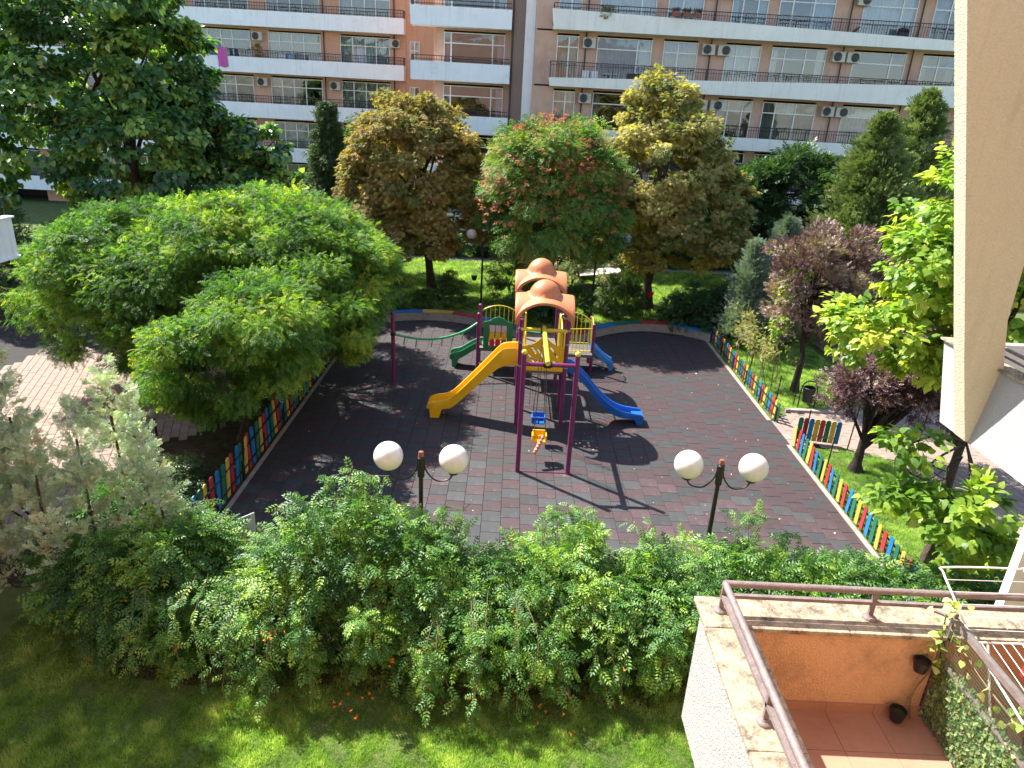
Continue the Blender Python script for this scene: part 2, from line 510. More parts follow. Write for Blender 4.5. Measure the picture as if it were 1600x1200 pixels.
def crown(name, lobes, n, T, size, mat, parent, clump=.5, ncl=120, droop=.3, upb=.6, tones=(.2, .8), zmin=-.75, inner=.62, tvar=.18, flat=.6, topyellow=0., stray=.16, jit=.35):
    """leaves gathered in clumps over the shells of a few lobes (cx,cy,cz,rx,ry,rz)"""
    L = np.array(lobes, float)
    area = (L[:, 3] * L[:, 4] + L[:, 3] * L[:, 5] + L[:, 4] * L[:, 5])
    pick = R.choice(len(L), ncl, p=area / area.sum())
    v = unit(R.normal(size=(ncl, 3)))
    v[:, 2] = np.where(v[:, 2] < zmin, -v[:, 2] * .5, v[:, 2]); v = unit(v)
    q = inner + (1.02 - inner) * R.random(ncl) ** .6 + stray * (R.random(ncl) > .86)
    C = L[pick, :3] + v * L[pick, 3:6] * q[:, None]
    # throw away clumps deep inside another lobe
    keep = np.ones(ncl, bool)
    for i in range(len(L)):
        e = np.linalg.norm((C - L[i, :3]) / L[i, 3:6], axis=1)
        keep &= ~((e < .55) & (pick != i))
    C, v = C[keep], v[keep]; m = len(C)
    ct = R.uniform(tones[0], tones[1], m)
    cr = clump * R.uniform(.6, 1.25, m)
    idx = R.integers(0, m, n)
    u = unit(R.normal(size=(n, 3))) * (R.random(n)[:, None] ** .45)
    u[:, 2] *= flat
    pos = C[idx] + u * cr[idx, None]
    out = v[idx]
    d = unit(u) * .8 + out * .7 + R.normal(size=(n, 3)) * jit
    d[:, 2] -= droop
    nm = np.array([0, 0, 1.]) * upb + out * .5 + R.normal(size=(n, 3)) * jit
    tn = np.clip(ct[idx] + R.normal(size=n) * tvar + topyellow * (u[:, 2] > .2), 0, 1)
    return spray(name, T, pos, d, nm, size * R.uniform(.65, 1.25, n), tn, mat, parent, 'stuff')

def trunk(name, base, top, r0, r1, limbs, mat, parent, seg=9, bend=.12):
    mb = MB()
    b, t = Vector(base), Vector(top)
    n = 7; pts = []; rs = []
    for i in range(n):
        f = i / (n - 1)
        p = b.lerp(t, f) + Vector((random.uniform(-1, 1), random.uniform(-1, 1), 0)) * bend * min(1, (t - b).length / 5) * (0 < i < n - 1)
        pts.append(p); rs.append(r0 + (r1 - r0) * f)
    rs[0] *= 1.5
    mb.tube([b + Vector((0, 0, -.15))] + pts, [rs[0]] + rs, seg)
    for (f, end, rr) in limbs:
        s0 = b.lerp(t, f); e = Vector(end)
        mid = s0.lerp(e, .5) + Vector((random.uniform(-.2, .2), random.uniform(-.2, .2), .12 * (e - s0).length))
        c = crom([s0, mid, e], 4)
        mb.tube(c, [rr * (1 - .75 * i / (len(c) - 1)) for i in range(len(c))], 6)
    return mb.build(name, mat, parent, smooth=True)

def auto_limbs(top, lobes, k=8, r=.07, f0=.45):
    out = []
    for i in range(k):
        l = lobes[i % len(lobes)]
        v = Vector((random.gauss(0, 1), random.gauss(0, 1), random.uniform(-.1, .9))).normalized()
        out.append((random.uniform(f0, 1), (l[0] + v.x * l[3] * .7, l[1] + v.y * l[4] * .7, l[2] + v.z * l[5] * .7), r * random.uniform(.6, 1)))
    return out

PIN = T_pinnate(); PIN3 = T_pinnate(3, .2, .42); PIN5 = T_pinnate(5, .13, .33)
PAL = T_palmate(); HRT = T_heart(); HR6 = T_heart6(); TWG = T_twig(); NDL = T_needle()

# ================================================================== GROUND
def sheet(name, poly, z, mat, parent=None, kind='structure', thick=0.):
    mb = MB(); n = len(poly)
    vs = [(x, y, z) for x, y in poly]; fs = [tuple(range(n))]
    if thick:
        vs += [(x, y, z - thick) for x, y in poly]
        fs += [(i, i + n, (i + 1) % n + n, (i + 1) % n) for i in range(n)]
    mb.add(vs, fs)
    o = mb.build(name, mat, parent)
    if kind and parent is None:
        o['kind'] = kind
    return o

ground = sheet('ground', [(-220, -60), (220, -60), (220, 300), (-220, 300)], -.02, 'lawn')

# curb line of the playground's scalloped far edge
def arc(x0, y0, x1, y1, bulge, n=14):
    out = []
    for i in range(n + 1):
        t = i / n
        out.append((x0 + (x1 - x0) * t, y0 + (y1 - y0) * t + bulge * 4 * t * (1 - t)))
    return out
EDGE = arc(-7.0, 31.6, .6, 30.9, 1.95, 16)[:-1] + arc(.6, 30.9, 3.4, 30.9, -.25, 4)[:-1] + arc(3.4, 30.9, 9.6, 32.0, 1.75, 14)
poly = [(-6.95, 13.0), (9.6, 13.0)] + EDGE[::-1]
play = sheet('playground_surface', poly, .004, 'joint')

def edge_y(x):
    for (xa, ya), (xb, yb) in zip(EDGE, EDGE[1:]):
        if xa <= x <= xb:
            return ya + (yb - ya) * (x - xa) / (xb - xa)
    return 31
def chamfer_tile(w, d, h, c=.008):
    vs = []
    for (q, z) in ((0, 0), (0, h - c), (c, h)):
        for sx, sy in ((-1, -1), (1, -1), (1, 1), (-1, 1)):
            vs.append((sx * (w / 2 - q), sy * (d / 2 - q), z))
    fs = [(8, 9, 10, 11)]
    for l in (0, 4):
        for k in range(4):
            k2 = (k + 1) % 4
            fs.append((l + k, l + k2, l + 4 + k2, l + 4 + k))
    return vs, fs
def field(parent, name, items, mats, size, z=0., limit=300, h=.02):
    """items: (x, y, rot, mat index); nearest become pieces, the rest one joined part"""
    items = sorted(items, key=lambda t: t[0] ** 2 + t[1] ** 2)
    vs, fs = chamfer_tile(size[0], size[1], h)
    mes = []
    for m in mats:
        mb = MB(); mb.add(vs, fs); me = bpy.data.meshes.new(name); me.from_pydata(mb.v, [], mb.f); me.materials.append(MAT[m]); mes.append(me)
    for x, y, a, mi in items[:limit]:
        o = bpy.data.objects.new(name, mes[mi]); COL.objects.link(o); o.parent = parent
        o.location = (x, y, z + random.uniform(-.003, .003)); o.rotation_euler = (random.gauss(0, .003), random.gauss(0, .003), a + random.gauss(0, .004))
    if items[limit:]:
        mb = MB()
        for x, y, a, mi in items[limit:]:
            ca, sa = math.cos(a), math.sin(a); dz = random.uniform(-.003, .003)
            mb.add([(x + p[0] * ca - p[1] * sa, y + p[0] * sa + p[1] * ca, z + p[2] + dz) for p in vs], fs, mi)
        o = mb.build(name + '_field', mats, parent); o['kind'] = 'stuff'

items = []
for i in range(34):
    x = -6.93 + .25 + i * .5 + .004
    off = (.0, .21, .42, .13)[i % 4]
    for j in range(45):
        y = 12.2 + off + j * .5
        if y < 13.5 or y > edge_y(x) - .27 or x > 9.35:
            continue
        mi = (j + (i // 2 if i > 22 else 0)) % 2
        if i > 20 and random.random() < .22:
            mi = 0
        if random.random() < .04:
            mi = 1 - mi
        items.append((x, y, 0, mi))
field(play, 'rubber_tile', items, ['tile_red', 'tile_grey'], (.493, .493), .0, 300, .022)

# concrete kerb strips beside the picket fences
MB().box((9.42, 12.6, -.05), (9.56, 21.1, .035)).box((9.42, 23.05, -.05), (9.56, 32.0, .035)).build('kerb', 'concrete', None, kind='structure')
MB().box((-7.02, 12.6, -.05), (-6.90, 31.6, .035)).build('kerb', 'concrete', None, kind='structure')

# soil bed left of the playground, and beyond
sheet('flower_bed', [(-10.8, 12.4), (-7.03, 12.4), (-7.03, 31.5), (-10.4, 31.5), (-10.6, 22), (-10.8, 19)], -.012, 'soil')
# pavements
def in_poly(x, y, P):
    c = False
    for (x1, y1), (x2, y2) in zip(P, P[1:] + P[:1]):
        if (y1 > y) != (y2 > y) and x < (x2 - x1) * (y - y1) / (y2 - y1) + x1:
            c = not c
    return c
PL = [(-22, 6), (-12.2, 6), (-11.05, 12.8), (-10.8, 18.9), (-9.4, 19.6), (-9.4, 23), (-11.2, 26), (-11.2, 50), (-22, 50)]
pav = sheet('pavement', PL, -.004, 'joint')
it = []
for i in range(120):
    for j in range(60):
        x = -21.8 + i * .25; y = 13 + j * .5 + (i % 2) * .25
        xr = -14 + (x + 14) * .94 - (y - 21) * .34; yr = 21 + (x + 14) * .34 + (y - 21) * .94
        if in_poly(xr, yr, PL) and xr > -18.5 and 12.8 < yr < 27:
            it.append((xr, yr, .346, 0))
vis = [t for t in it if -15.2 < t[0] and 19 < t[1] < 24]
rest = [t for t in it if t not in set(vis)]
vis = vis[:299]
field(pav, 'paver', vis, ['paver'], (.24, .49), -.004, 300, .02)
if rest:
    field(pav, 'paver', rest, ['paver'], (.24, .49), -.006, 0, .02)
PR = [(9.6, 21.1), (10.4, 21.15), (12.6, 20.3), (13.4, 17.7), (12.9, 15.4), (12.6, 12.0), (26, 12), (26, 40), (15.2, 40), (14.6, 26.0), (12.4, 24.6), (10.6, 23.9), (9.6, 23.2)]
pav2 = sheet('path', PR, -.004, 'joint')
it = []
for i in range(70):
    for j in range(50):
        x = 9.7 + i * .25; y = 12.3 + j * .5 + (i % 2) * .25
        if in_poly(x, y, PR) and x < 20 and y < 36:
            it.append((x, y, 0, 0))
field(pav2, 'paver', it, ['paver'], (.24, .49), -.004, 300, .02)
sheet('path', [(-16, 47.5), (40, 47.5), (40, 48.7), (-16, 48.7)], -.003, 'concrete')
MB().box((10.4, 23.95, -.05), (14.6, 24.15, .1)).build('kerb', 'concrete', None, kind='structure')

# ---------------------------------------------------------------- grass
GR = leafmat('grass_blades', [(.06, .12, .03), (.125, .225, .05), (.23, .345, .085), (.42, .44, .20)], .45, .55, .2, 2.2, .6)
def grass(name, inside, box, n, size, label):
    x0, y0, x1, y1 = box
    P = np.stack([R.uniform(x0, x1, n), R.uniform(y0, y1, n), np.full(n, -.02)], 1)
    keep = np.array([inside(a, b) for a, b, _ in P])
    P = P[keep]; n = len(P)
    T = (np.array([(-.06, 0, 0), (.06, 0, 0), (.15, .0, 1), (-.2, .1, 0), (-.1, .05, 0), (-.45, .25, .75), (.12, -.12, 0), (.2, -.05, 0), (.5, -.35, .7)], float), np.array([(0, 1, 2), (3, 4, 5), (6, 7, 8)]))
    T = (T[0][:, [0, 2, 1]], T[1])
    q = np.zeros(n)
    for fx, fy, ph in ((1.7, .9, 0), (-1.1, 2.3, 1), (3.9, -2.7, 2), (5.3, 6.1, 3), (-8.2, 4.4, 4), (9.7, 7.9, 5)):
        q += np.sin(P[:, 0] * fx + P[:, 1] * fy + ph)
    q = np.clip(.5 + q / 6, 0, 1)
    a = R.uniform(0, 6.28, n)
    d = np.stack([R.normal(size=n) * .25, R.normal(size=n) * .25, np.ones(n)], 1)
    nm = np.stack([np.cos(a), np.sin(a), np.zeros(n)], 1)
    o = spray(name, T, P, d, nm, size * R.uniform(.5, 1.3, n) * (.55 + .9 * q), np.clip(R.normal(.28, .2, n) + .45 * q, 0, 1), GR)
    o['kind'] = 'stuff'; o['label'] = label; o['category'] = 'grass'
grass('lawn_grass', lambda x, y: R.random() < (1.0 if y < 9.5 else .5), (-9.5, 4.5, 4.6, 11.5), 300000, .078, 'short green grass of the lawn in front of the hedge')
grass('lawn_grass', lambda x, y: (x < 12.7 - max(0, y - 20.4) * 1.2 and y < 21) or (y > 24.2 and x < 14.5), (9.65, 12.5, 14.4, 33), 110000, .09, 'grass strip with a plum tree beside the right picket fence')
grass('lawn_grass', lambda x, y: y > edge_y(min(max(x, -7), 9.55)) + .5, (-12, 31.5, 20, 47.4), 130000, .14, 'sunlit lawn beyond the scalloped playground wall')
sheet('hedge_soil', [(-7, 10), (-5, 9.8), (-3, 10), (-1, 9.8), (1, 10), (3, 9.8), (8, 10), (12, 10.5), (12, 13), (-7, 13)], -.016, 'soil')
# dead leaves scattered on the rubber surface and lawn
n = 190
LP = np.stack([R.uniform(-6.5, 9.2, n), R.uniform(14, 31, n), np.full(n, .03)], 1)
lit = spray('leaf_litter', HR6, LP, R.normal(size=(n, 3)) * [1, 1, .1], np.array([[0, 0, 1.]]) + R.normal(size=(n, 3)) * .25, R.uniform(.02, .055, n), R.random(n),
            leafmat('dry_leaves', [(.25, .15, .07), (.5, .38, .2), (.62, .55, .42)], .1))
lit['kind'] = 'stuff'; lit['label'] = 'small dry leaves scattered over the playground tiles'; lit['category'] = 'leaves'

# ================================================================== BUILDING OPPOSITE
bld = thing('apartment_building', 'long pink apartment block with white balconies, behind the trees', 'apartment building', (0, 53, 0))
ZB = [-2.33, 1.06, 4.45, 7.84, 11.23, 14.62, 18.0, 21.4]
def railing(x0, x1, y, z0, z1, side=None, step=.17):
    mb = MB()
    mb.box((x0, y - .025, z1 - .05), (x1, y + .025, z1)); mb.box((x0, y - .015, z0 + .08), (x1, y + .015, z0 + .11))
    mb.box((x0, y - .015, z1 - .25), (x1, y + .015, z1 - .22))
    k = int((x1 - x0) / step)
    for i in range(k + 1):
        x = x0 + (x1 - x0) * i / k
        w = .022 if i % 12 == 0 else .010
        mb.box((x - w, y - w, z0 - .02), (x + w, y + w, z1 - .05))
    if side:
        for sx, yb in side:
            mb.box((sx - .02, y, z1 - .05), (sx + .02, yb, z1))
            q = y
            while q < yb:
                mb.box((sx - .01, q - .01, z0), (sx + .01, q + .01, z1 - .05)); q += step
    return mb
def window(x0, x1, z0, z1, y, mulls, door=None, curt=None, parent=None):
    mb = MB(); t = .05; d = .05; zt = z1 - .68
    mb.box((x0, y - d, z0), (x0 + t, y + d, z1)); mb.box((x1 - t, y - d, z0), (x1, y + d, z1))
    mb.box((x0 + t, y - d, z1 - t), (x1 - t, y + d, z1)); mb.box((x0 + t, y - d, z0), (x1 - t, y + d, z0 + t))
    mb.box((x0 + t, y - d + .004, zt - .035), (x1 - t, y + d - .004, zt + .035))
    xs = [x0 + (x1 - x0) * m for m in mulls]
    for x in xs:
        mb.box((x - .04, y - d - .004, z0 + t), (x + .04, y + d + .004, z1 - t))
    w = mb.build('window', 'upvc', parent)
    ed = [x0 + t] + xs + [x1 - t]
    for i in range(len(ed) - 1):
        for a, b in ((z0 + t, zt - .035), (zt + .035, z1 - t)):
            if door == i and a < zt - .5:
                continue
            MB().add([(ed[i], y + random.uniform(-.006, .006), a), (ed[i + 1], y + random.uniform(-.006, .006), a), (ed[i + 1], y + random.uniform(-.006, .006), b), (ed[i], y, b)], [(0, 1, 2, 3)]).build('pane', 'glass', w)
    c = random.random() if curt is None else curt
    spans = []
    if c < .5:
        spans = [(x0 + .05, x1 - .05)]
    elif c < .8:
        k = random.uniform(.25, .6); spans = [(x0 + .05, x0 + (x1 - x0) * k)] if random.random() < .5 else [(x0 + (x1 - x0) * (1 - k), x1 - .05)]
    elif c < .93:
        spans = [(x0 + .05, x0 + .5), (x1 - .5, x1 - .05)]
    cm = CURT[random.choice([0, 0, 0, 1, 1, 2, 3, 4])]
    for a, b in spans:
        mb = MB(); n = max(6, int((b - a) / .055)); vs = []
        for i in range(n + 1):
            x = a + (b - a) * i / n; yy = y + .3 + .05 * math.sin(i * 1.35) + random.uniform(-.012, .012)
            vs += [(x, yy, z0 + .12), (x, yy, z1 - .04)]
        mb.add(vs, [(2 * i, 2 * i + 2, 2 * i + 3, 2 * i + 1) for i in range(n)])
        mb.build('curtain', cm, w)
def ac(x, z, y, flip=False):
    o = MB().box((x - .42, y - .42, z - .32), (x + .42, y - .08, z + .32)).box((x - .3, y - .08, z - .1), (x - .25, y, z - .06)).box((x + .25, y - .08, z - .1), (x + .3, y, z - .06)).build('air_conditioner', 'ac', bld, bevel=.02)
    mb = MB(); vs = []; fx = x + (.1 if flip else -.1)
    for r_ in (.05, .11, .17, .23, .27):
        pts = [(fx + r_ * math.cos(a * math.pi / 8), y - .437, z + r_ * math.sin(a * math.pi / 8)) for a in range(17)]
        mb.tube(pts, .008, 4)
    mb.build('fan_grille', 'steel', o)
    vs = [(fx, y - .424, z)] + [(fx + .28 * math.cos(a * math.pi / 12), y - .424, z + .28 * math.sin(a * math.pi / 12)) for a in range(24)]
    MB().add(vs, [(0, i + 1, (i + 1) % 24 + 1) for i in range(24)]).build('fan_opening', 'black', o)
def block(x0, x1, yw, wins, mat, zlist=ZB, extra=()):
    """wall of one block with real openings, floor by floor"""
    mb = MB(); inner = MB()
    for fl in range(len(zlist) - 1):
        za, zb = zlist[fl], zlist[fl + 1]
        zt = zb - .12
        xs = x0
        for (a, b) in wins:
            if a > xs:
                mb.box((xs, yw - .05, za), (a, yw + .3, zt))
            xs = b
        if xs < x1:
            mb.box((xs, yw - .05, za), (x1, yw + .3, zt))
        mb.box((x0, yw - .05, zt), (x1, yw + .3, zb + .10)) if fl < len(zlist) - 1 else None
    w = mb.build('wall', mat, bld)
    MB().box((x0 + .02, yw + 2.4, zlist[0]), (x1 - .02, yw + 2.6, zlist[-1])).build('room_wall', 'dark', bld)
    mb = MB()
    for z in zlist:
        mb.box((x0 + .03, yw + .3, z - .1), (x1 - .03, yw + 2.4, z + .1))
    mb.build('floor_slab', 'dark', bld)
    return w

k = 1.13
# --- right block
WR = [(a * k, b * k) for a, b in [(2.05, 3.35), (4.42, 7.66), (8.34, 10.38), (12.02, 14.1), (14.74, 17.96), (19.58, 22.7), (23.69, 25.8), (27.4, 30.4), (31.4, 33.4)]]
block(.95, 40, 52.2, WR, 'pink')
mulR = [(.55,), (.74,), (.42,), (.3, .72), (.24, .62), (.72,), (.45,), (.7,), (.5,)]
tops = {1: (5.35, 5.3), 2: (8.55, 8.75), 3: (8.75, 8.55), 4: (11.74, 12.55), 5: (15.8, 15.2), 6: (18.7, 19.3)}
for fl in range(1, 7):
    z = ZB[fl]
    if fl in (2, 3):
        za, zb_ = (5.25, 5.25) if fl == 2 else (8.69, 8.57)
    elif fl == 1:
        za, zb_ = 1.9, 1.9
    else:
        za, zb_ = tops[fl]
    xa, xb = 1.86, 40.
    zb_ = za + (zb_ - za) * (xb - xa) / (28.5 - xa) if fl in (4, 5, 6) else zb_
    zb_ = min(zb_, z + 1.9)
    if fl == 5:
        zb_ = max(zb_, z + .35)
    mb = MB()
    sl = .12
    vs = [(xa + sl, 50.85, z), (xb, 50.85, z), (xb, 50.85, zb_), (xa, 50.85, za), (xa + sl, 51.0, z), (xb, 51.0, z), (xb, 51.0, zb_), (xa, 51.0, za)]
    mb.add(vs, [(0, 1, 2, 3), (5, 4, 7, 6), (3, 2, 6, 7), (4, 5, 1, 0), (4, 0, 3, 7), (1, 5, 6, 2)])
    mb.box((xa + sl + .01, 51.0, z + .01), (xb, 52.15, z + .2))
    mb.build('balcony_parapet', 'cream', bld)
    zr = z + 1.53
    railing(xa + .1, xb, 50.93, z + .25, zr, side=[(xa + .1, 52.1)]).build('railing', 'brownmetal', bld)
    for wi, (a, b) in enumerate(WR):
        cu = None; dr = None
        window(a, b, z + .22, z + 3.39 - .25, 52.12, mulR[wi], dr, cu, bld)
for fl in (1, 2, 3, 4, 5):
    z = ZB[fl] + 2.75
    for x, fl_ in [(3.93, 0), (10.93, 0), (11.85, 1), (18.6, 0), (19.45, 1)]:
        if random.random() < .88 or fl in (3, 4):
            ac(x * k, z, 52.1, fl_)
mb = MB()
for x in (3.75, 11.1, 18.9, 23.0, 30.9):
    mb.tube([(x * k, 52.02, -1), (x * k, 52.02, 21)], .05, 8)
mb.build('drainpipe', 'brownmetal', bld)
# --- middle block
WM = [(-5.42, -1.18)]
block(-6.0, -.74, 54.45, WM, 'pink')
for fl in range(1, 7):
    z = ZB[fl]
    mb = MB().box((-7.57, 53.1, z), (-.75, 53.25, z + 1.19)).box((-7.57, 53.25, z + .003), (-7.42, 54.4, z + 1.187)).box((-7.42, 53.25, z + .02), (-.75, 54.4, z + .2))
    mb.build('balcony_parapet', 'offwhite', bld)
    railing(-7.5, -.8, 53.17, z + 1.19, z + 1.58, side=[(-7.5, 54.4)]).build('railing', 'brownmetal', bld)
    window(-5.42, -1.18, z + .22, z + 3.14, 54.37, (.12, .80), None, random.choice([.1, .9, .3]), bld)
MB().tube([(-.66, 53.3, -1), (-.66, 53.3, 21)], .07, 8).build('drainpipe', 'brownmetal', bld)
MB().box((-.6, 53.6, -2.3), (.17, 54.7, 21)).build('wall', 'brownwall_shaded', bld)
MB().box((.17, 53.1, -2.3), (.83, 54.7, 21)).build('column', 'offwhite', bld)
MB().box((.84, 52.15, -2.3), (.95, 54.7, 21)).build('wall', 'pink', bld)
MB().box((.95, 54.9, -2.3), (1.4, 56, 21)).build('wall', 'dark', bld)
# --- recess
mb = MB(); zz = -2.33
mb.box((-9.4, 63.5, -2.3), (-6.0, 63.8, 21)); mb.box((-6.15, 54.55, -2.3), (-6.02, 63.5, 21))
mb.build('wall', 'salmon', bld)
for fl in range(1, 6):
    z = ZB[fl]
    window(-9.1, -8.3, z + 1.6, z + 3.0, 63.46, (.5,), None, .99, bld)
# --- left block
WL = [(a * k, b * k) for a, b in [(-45.5, -41.7), (-40, -36.2), (-34.6, -30.8), (-29, -25.2), (-23.27, -19.47), (-18.2, -14.44), (-13.03, -9.45)]]
block(-54, -9.42, 63.5, WL, 'salmon')
mulL = [(.2, .5, .75), (.25, .5), (.2, .5, .75), (.25, .5), (.2, .45, .66), (.22, .45, .68), (.25, .5, .72)]
for fl in range(1, 7):
    z = ZB[fl]
    mb = MB().box((-54, 62.15, z), (-9.4, 62.3, z + 1.14)).box((-9.55, 62.3, z + .003), (-9.4, 63.45, z + 1.137)).box((-54, 62.3, z + .02), (-9.55, 63.45, z + .2))
    mb.build('balcony_parapet', 'offwhite', bld)
    railing(-54, -9.45, 62.22, z + 1.14, z + 1.72, side=[(-9.45, 63.4)], step=.2).build('railing', 'brownmetal', bld)
    for wi, (a, b) in enumerate(WL):
        window(a, b, z + .22, z + 3.14, 63.42, mulL[(wi + fl * 0) % 7], 1 if (fl == 4 and wi == 4) or (fl == 4 and wi == 6) else None, None, bld)
for fl in (2, 3, 4, 5):
    z = ZB[fl] + 2.75
    for x in ([-18.9, -9.1] if fl == 4 else [-18.75, -13.45] if fl == 3 else [-13.45, -24.3]):
        ac(x * k, z, 63.4, fl == 4 and x > -10)
mb = MB()
for x in (-14.2, -9.15, -24.4):
    mb.tube([(x * k, 63.35, -1), (x * k, 63.35, 21)], .05, 8)
mb.build('drainpipe', 'brownmetal', bld)

# things standing on the balconies
mb = MB()
def chair(name, x, y, z, label):
    t = thing(name, label, 'chair', (x, y, z), 'plastic chairs and table on the balcony')
    MB().box((x - .24, y - .22, z + .42), (x + .24, y + .22, z + .46)).build('seat', 'whitewire', t)
    MB().box((x - .24, y + .2, z + .46), (x + .24, y + .24, z + .88)).build('backrest', 'whitewire', t)
    for sx in (-.21, .21):
        for sy in (-.19, .19):
            MB().tube([(x + sx, y + sy, z), (x + sx * .9, y + sy * .9, z + .42)], .022, 6).build('leg', 'whitewire', t)
zf = ZB[4] + .2
chair('plastic_chair', 4.35, 51.5, zf, 'white plastic chair at the left end of the long balcony with a patio table')
chair('plastic_chair', 4.95, 51.7, zf, 'white plastic chair between its twin and the balcony table')
t = thing('patio_table', 'white patio table on the balcony behind the yellow tree top', 'table', (6.0, 51.5, zf))
MB().lathe((6.0, 51.5, zf), [(0, .72), (.55, .72), (.55, .69), (0, .69)], 20).build('tabletop', 'whitewire', t)
for a in range(4):
    MB().tube([(6 + .35 * math.cos(a * 1.57), 51.5 + .35 * math.sin(a * 1.57), zf), (6 + .25 * math.cos(a * 1.57), 51.5 + .25 * math.sin(a * 1.57), zf + .69)], .025, 6).build('leg', 'whitewire', t)
MB().box((7.2, 51.3, zf), (9.3, 51.9, zf + .5)).box((7.2, 51.75, zf + .5), (9.3, 51.9, zf + .85)).build('bench', 'brownmetal')
tag(bpy.data.objects['bench'], 'dark bench under the large window behind the yellow tree top', 'bench')
for i, x in enumerate((9.7, 10.4, 11.1)):
    z0 = 15.75 - .0
    t = thing('flower_box', ['leftmost red flower box hanging on the upper balcony rail', 'middle red flower box on the upper balcony rail', 'rightmost red flower box on the upper balcony rail'][i], 'flower box', (x, 50.8, z0), 'red flower boxes on the upper balcony')
    MB().box((x - .25, 50.62, z0 - .05), (x + .25, 50.84, z0 + .18)).build('box', 'rust', t)
    n = 120
    spray('plants', TWG, np.stack([R.uniform(x - .25, x + .25, n), R.uniform(50.64, 50.82, n), R.uniform(z0 + .18, z0 + .4, n)], 1), R.normal(size=(n, 3)) + [0, 0, 1], R.normal(size=(n, 3)), np.full(n, .12), R.random(n), leafmat('box_plant', [(.04, .09, .02), (.25, .05, .04)], .2), t, 'stuff')
def bush_pot(x, y, z, s, label):
    t = thing('potted_plant', label, 'potted plant', (x, y, z))
    MB().lathe((x, y, z), [(0, 0), (.13 * s, 0), (.18 * s, .3 * s), (.15 * s, .3 * s), (0, .28 * s)], 12).build('pot', 'rust', t)
    crown('foliage', [(x, y, z + .55 * s, .35 * s, .3 * s, .3 * s)], 500, TWG, .12, leafmat('pot_leaf', [(.06, .09, .03), (.3, .2, .06)], .3), t, .15, 20)
bush_pot(5.35, 51.2, ZB[5] + .2, 1.6, 'bushy flowering plant on the upper balcony beside the blue curtains')
bush_pot(-21.4, 62.7, ZB[4] + .6, 1.8, 'bushy dry plant on the left balcony beside the pink towel')
# bicycle
def ring(mb, c, r, ax, rr=.02, n=22):
    mb.tube([(c[0] + r * math.cos(2 * math.pi * i / n), c[1], c[2] + r * math.sin(2 * math.pi * i / n)) for i in range(n + 1)], rr, 5, cap=False)
bz = ZB[3] + .2
t = thing('bicycle', 'dark bicycle leaning behind the railing of the balcony right of the yellow tree', 'bicycle', (14.9, 51.4, bz))
for x in (14.3, 15.4):
    m = MB(); ring(m, (x, 51.4, bz + .33), .31, 0, .025); w = m.build('wheel', 'black', t)
    m = MB()
    for a in range(8):
        m.tube([(x, 51.4, bz + .33), (x + .3 * math.cos(a * .785), 51.4, bz + .33 + .3 * math.sin(a * .785))], .005, 4)
    m.build('spokes', 'steel', w)
P = lambda x, z: (x, 51.4, bz + z)
MB().tube([P(14.3, .33), P(14.62, .8), P(15.2, .85), P(14.85, .33), P(14.62, .8)], .025, 6).tube([P(14.3, .33), P(14.85, .33)], .02, 6).tube([P(15.4, .33), P(15.2, .85), P(15.17, 1.05)], .025, 6).build('frame', 'black', t)
MB().tube([(15.17, 51.15, bz + 1.07), (15.17, 51.65, bz + 1.07)], .02, 6).build('handlebar', 'black', t)
MB().box((14.5, 51.33, bz + .9), (14.75, 51.47, bz + .96)).build('saddle', 'black', t)
# towel over the left railing
mb = MB(); vs = []
for i in range(9):
    x = -24.3 + .75 * i / 8
    for z, yy in ((13.02, 62.35), (12.97, 62.15), (12.4, 62.05), (11.9, 62.08), (11.55 + .05 * math.sin(i), 62.07)):
        vs.append((x + (.05 if z < 12 else 0), yy + .03 * math.sin(i * 1.7), z))
mb.add(vs, [(i * 5 + j, i * 5 + 5 + j, i * 5 + 6 + j, i * 5 + j + 1) for i in range(8) for j in range(4)])
tag(mb.build('towel', pmat('pink_cloth', (.62, .12, .38), .9), smooth=True), 'bright pink towel hung over the left balcony railing', 'towel')
# washing hung behind two railings
for i, (x0, z, yy, cols, w) in enumerate([(-19.5, ZB[4] + 1.55, 62.5, (0, 4, 2), 'row of washing behind the left balcony rail under the second row of windows'), (29.5, ZB[5] + 1.5, 51.4, (0, 1, 3), 'washing on a line at the right end of the upper balcony')]):
    t = thing('washing_line', w, 'washing', (x0, yy, z))
    MB().tube([(x0 - .3, yy, z), (x0 + 2.2, yy, z)], .008, 4).build('line', 'steel', t)
    for q, c in enumerate(cols):
        mb = MB(); vs = []
        for k_ in range(7):
            x = x0 + q * .7 + k_ * .085
            vs += [(x, yy + .02 * math.sin(k_ * 2.), z), (x, yy + .05 * math.sin(k_ * 1.7), z - random.uniform(.5, .8))]
        mb.add(vs, [(2 * k_, 2 * k_ + 2, 2 * k_ + 3, 2 * k_ + 1) for k_ in range(6)]).build('cloth', CURT[c], t)
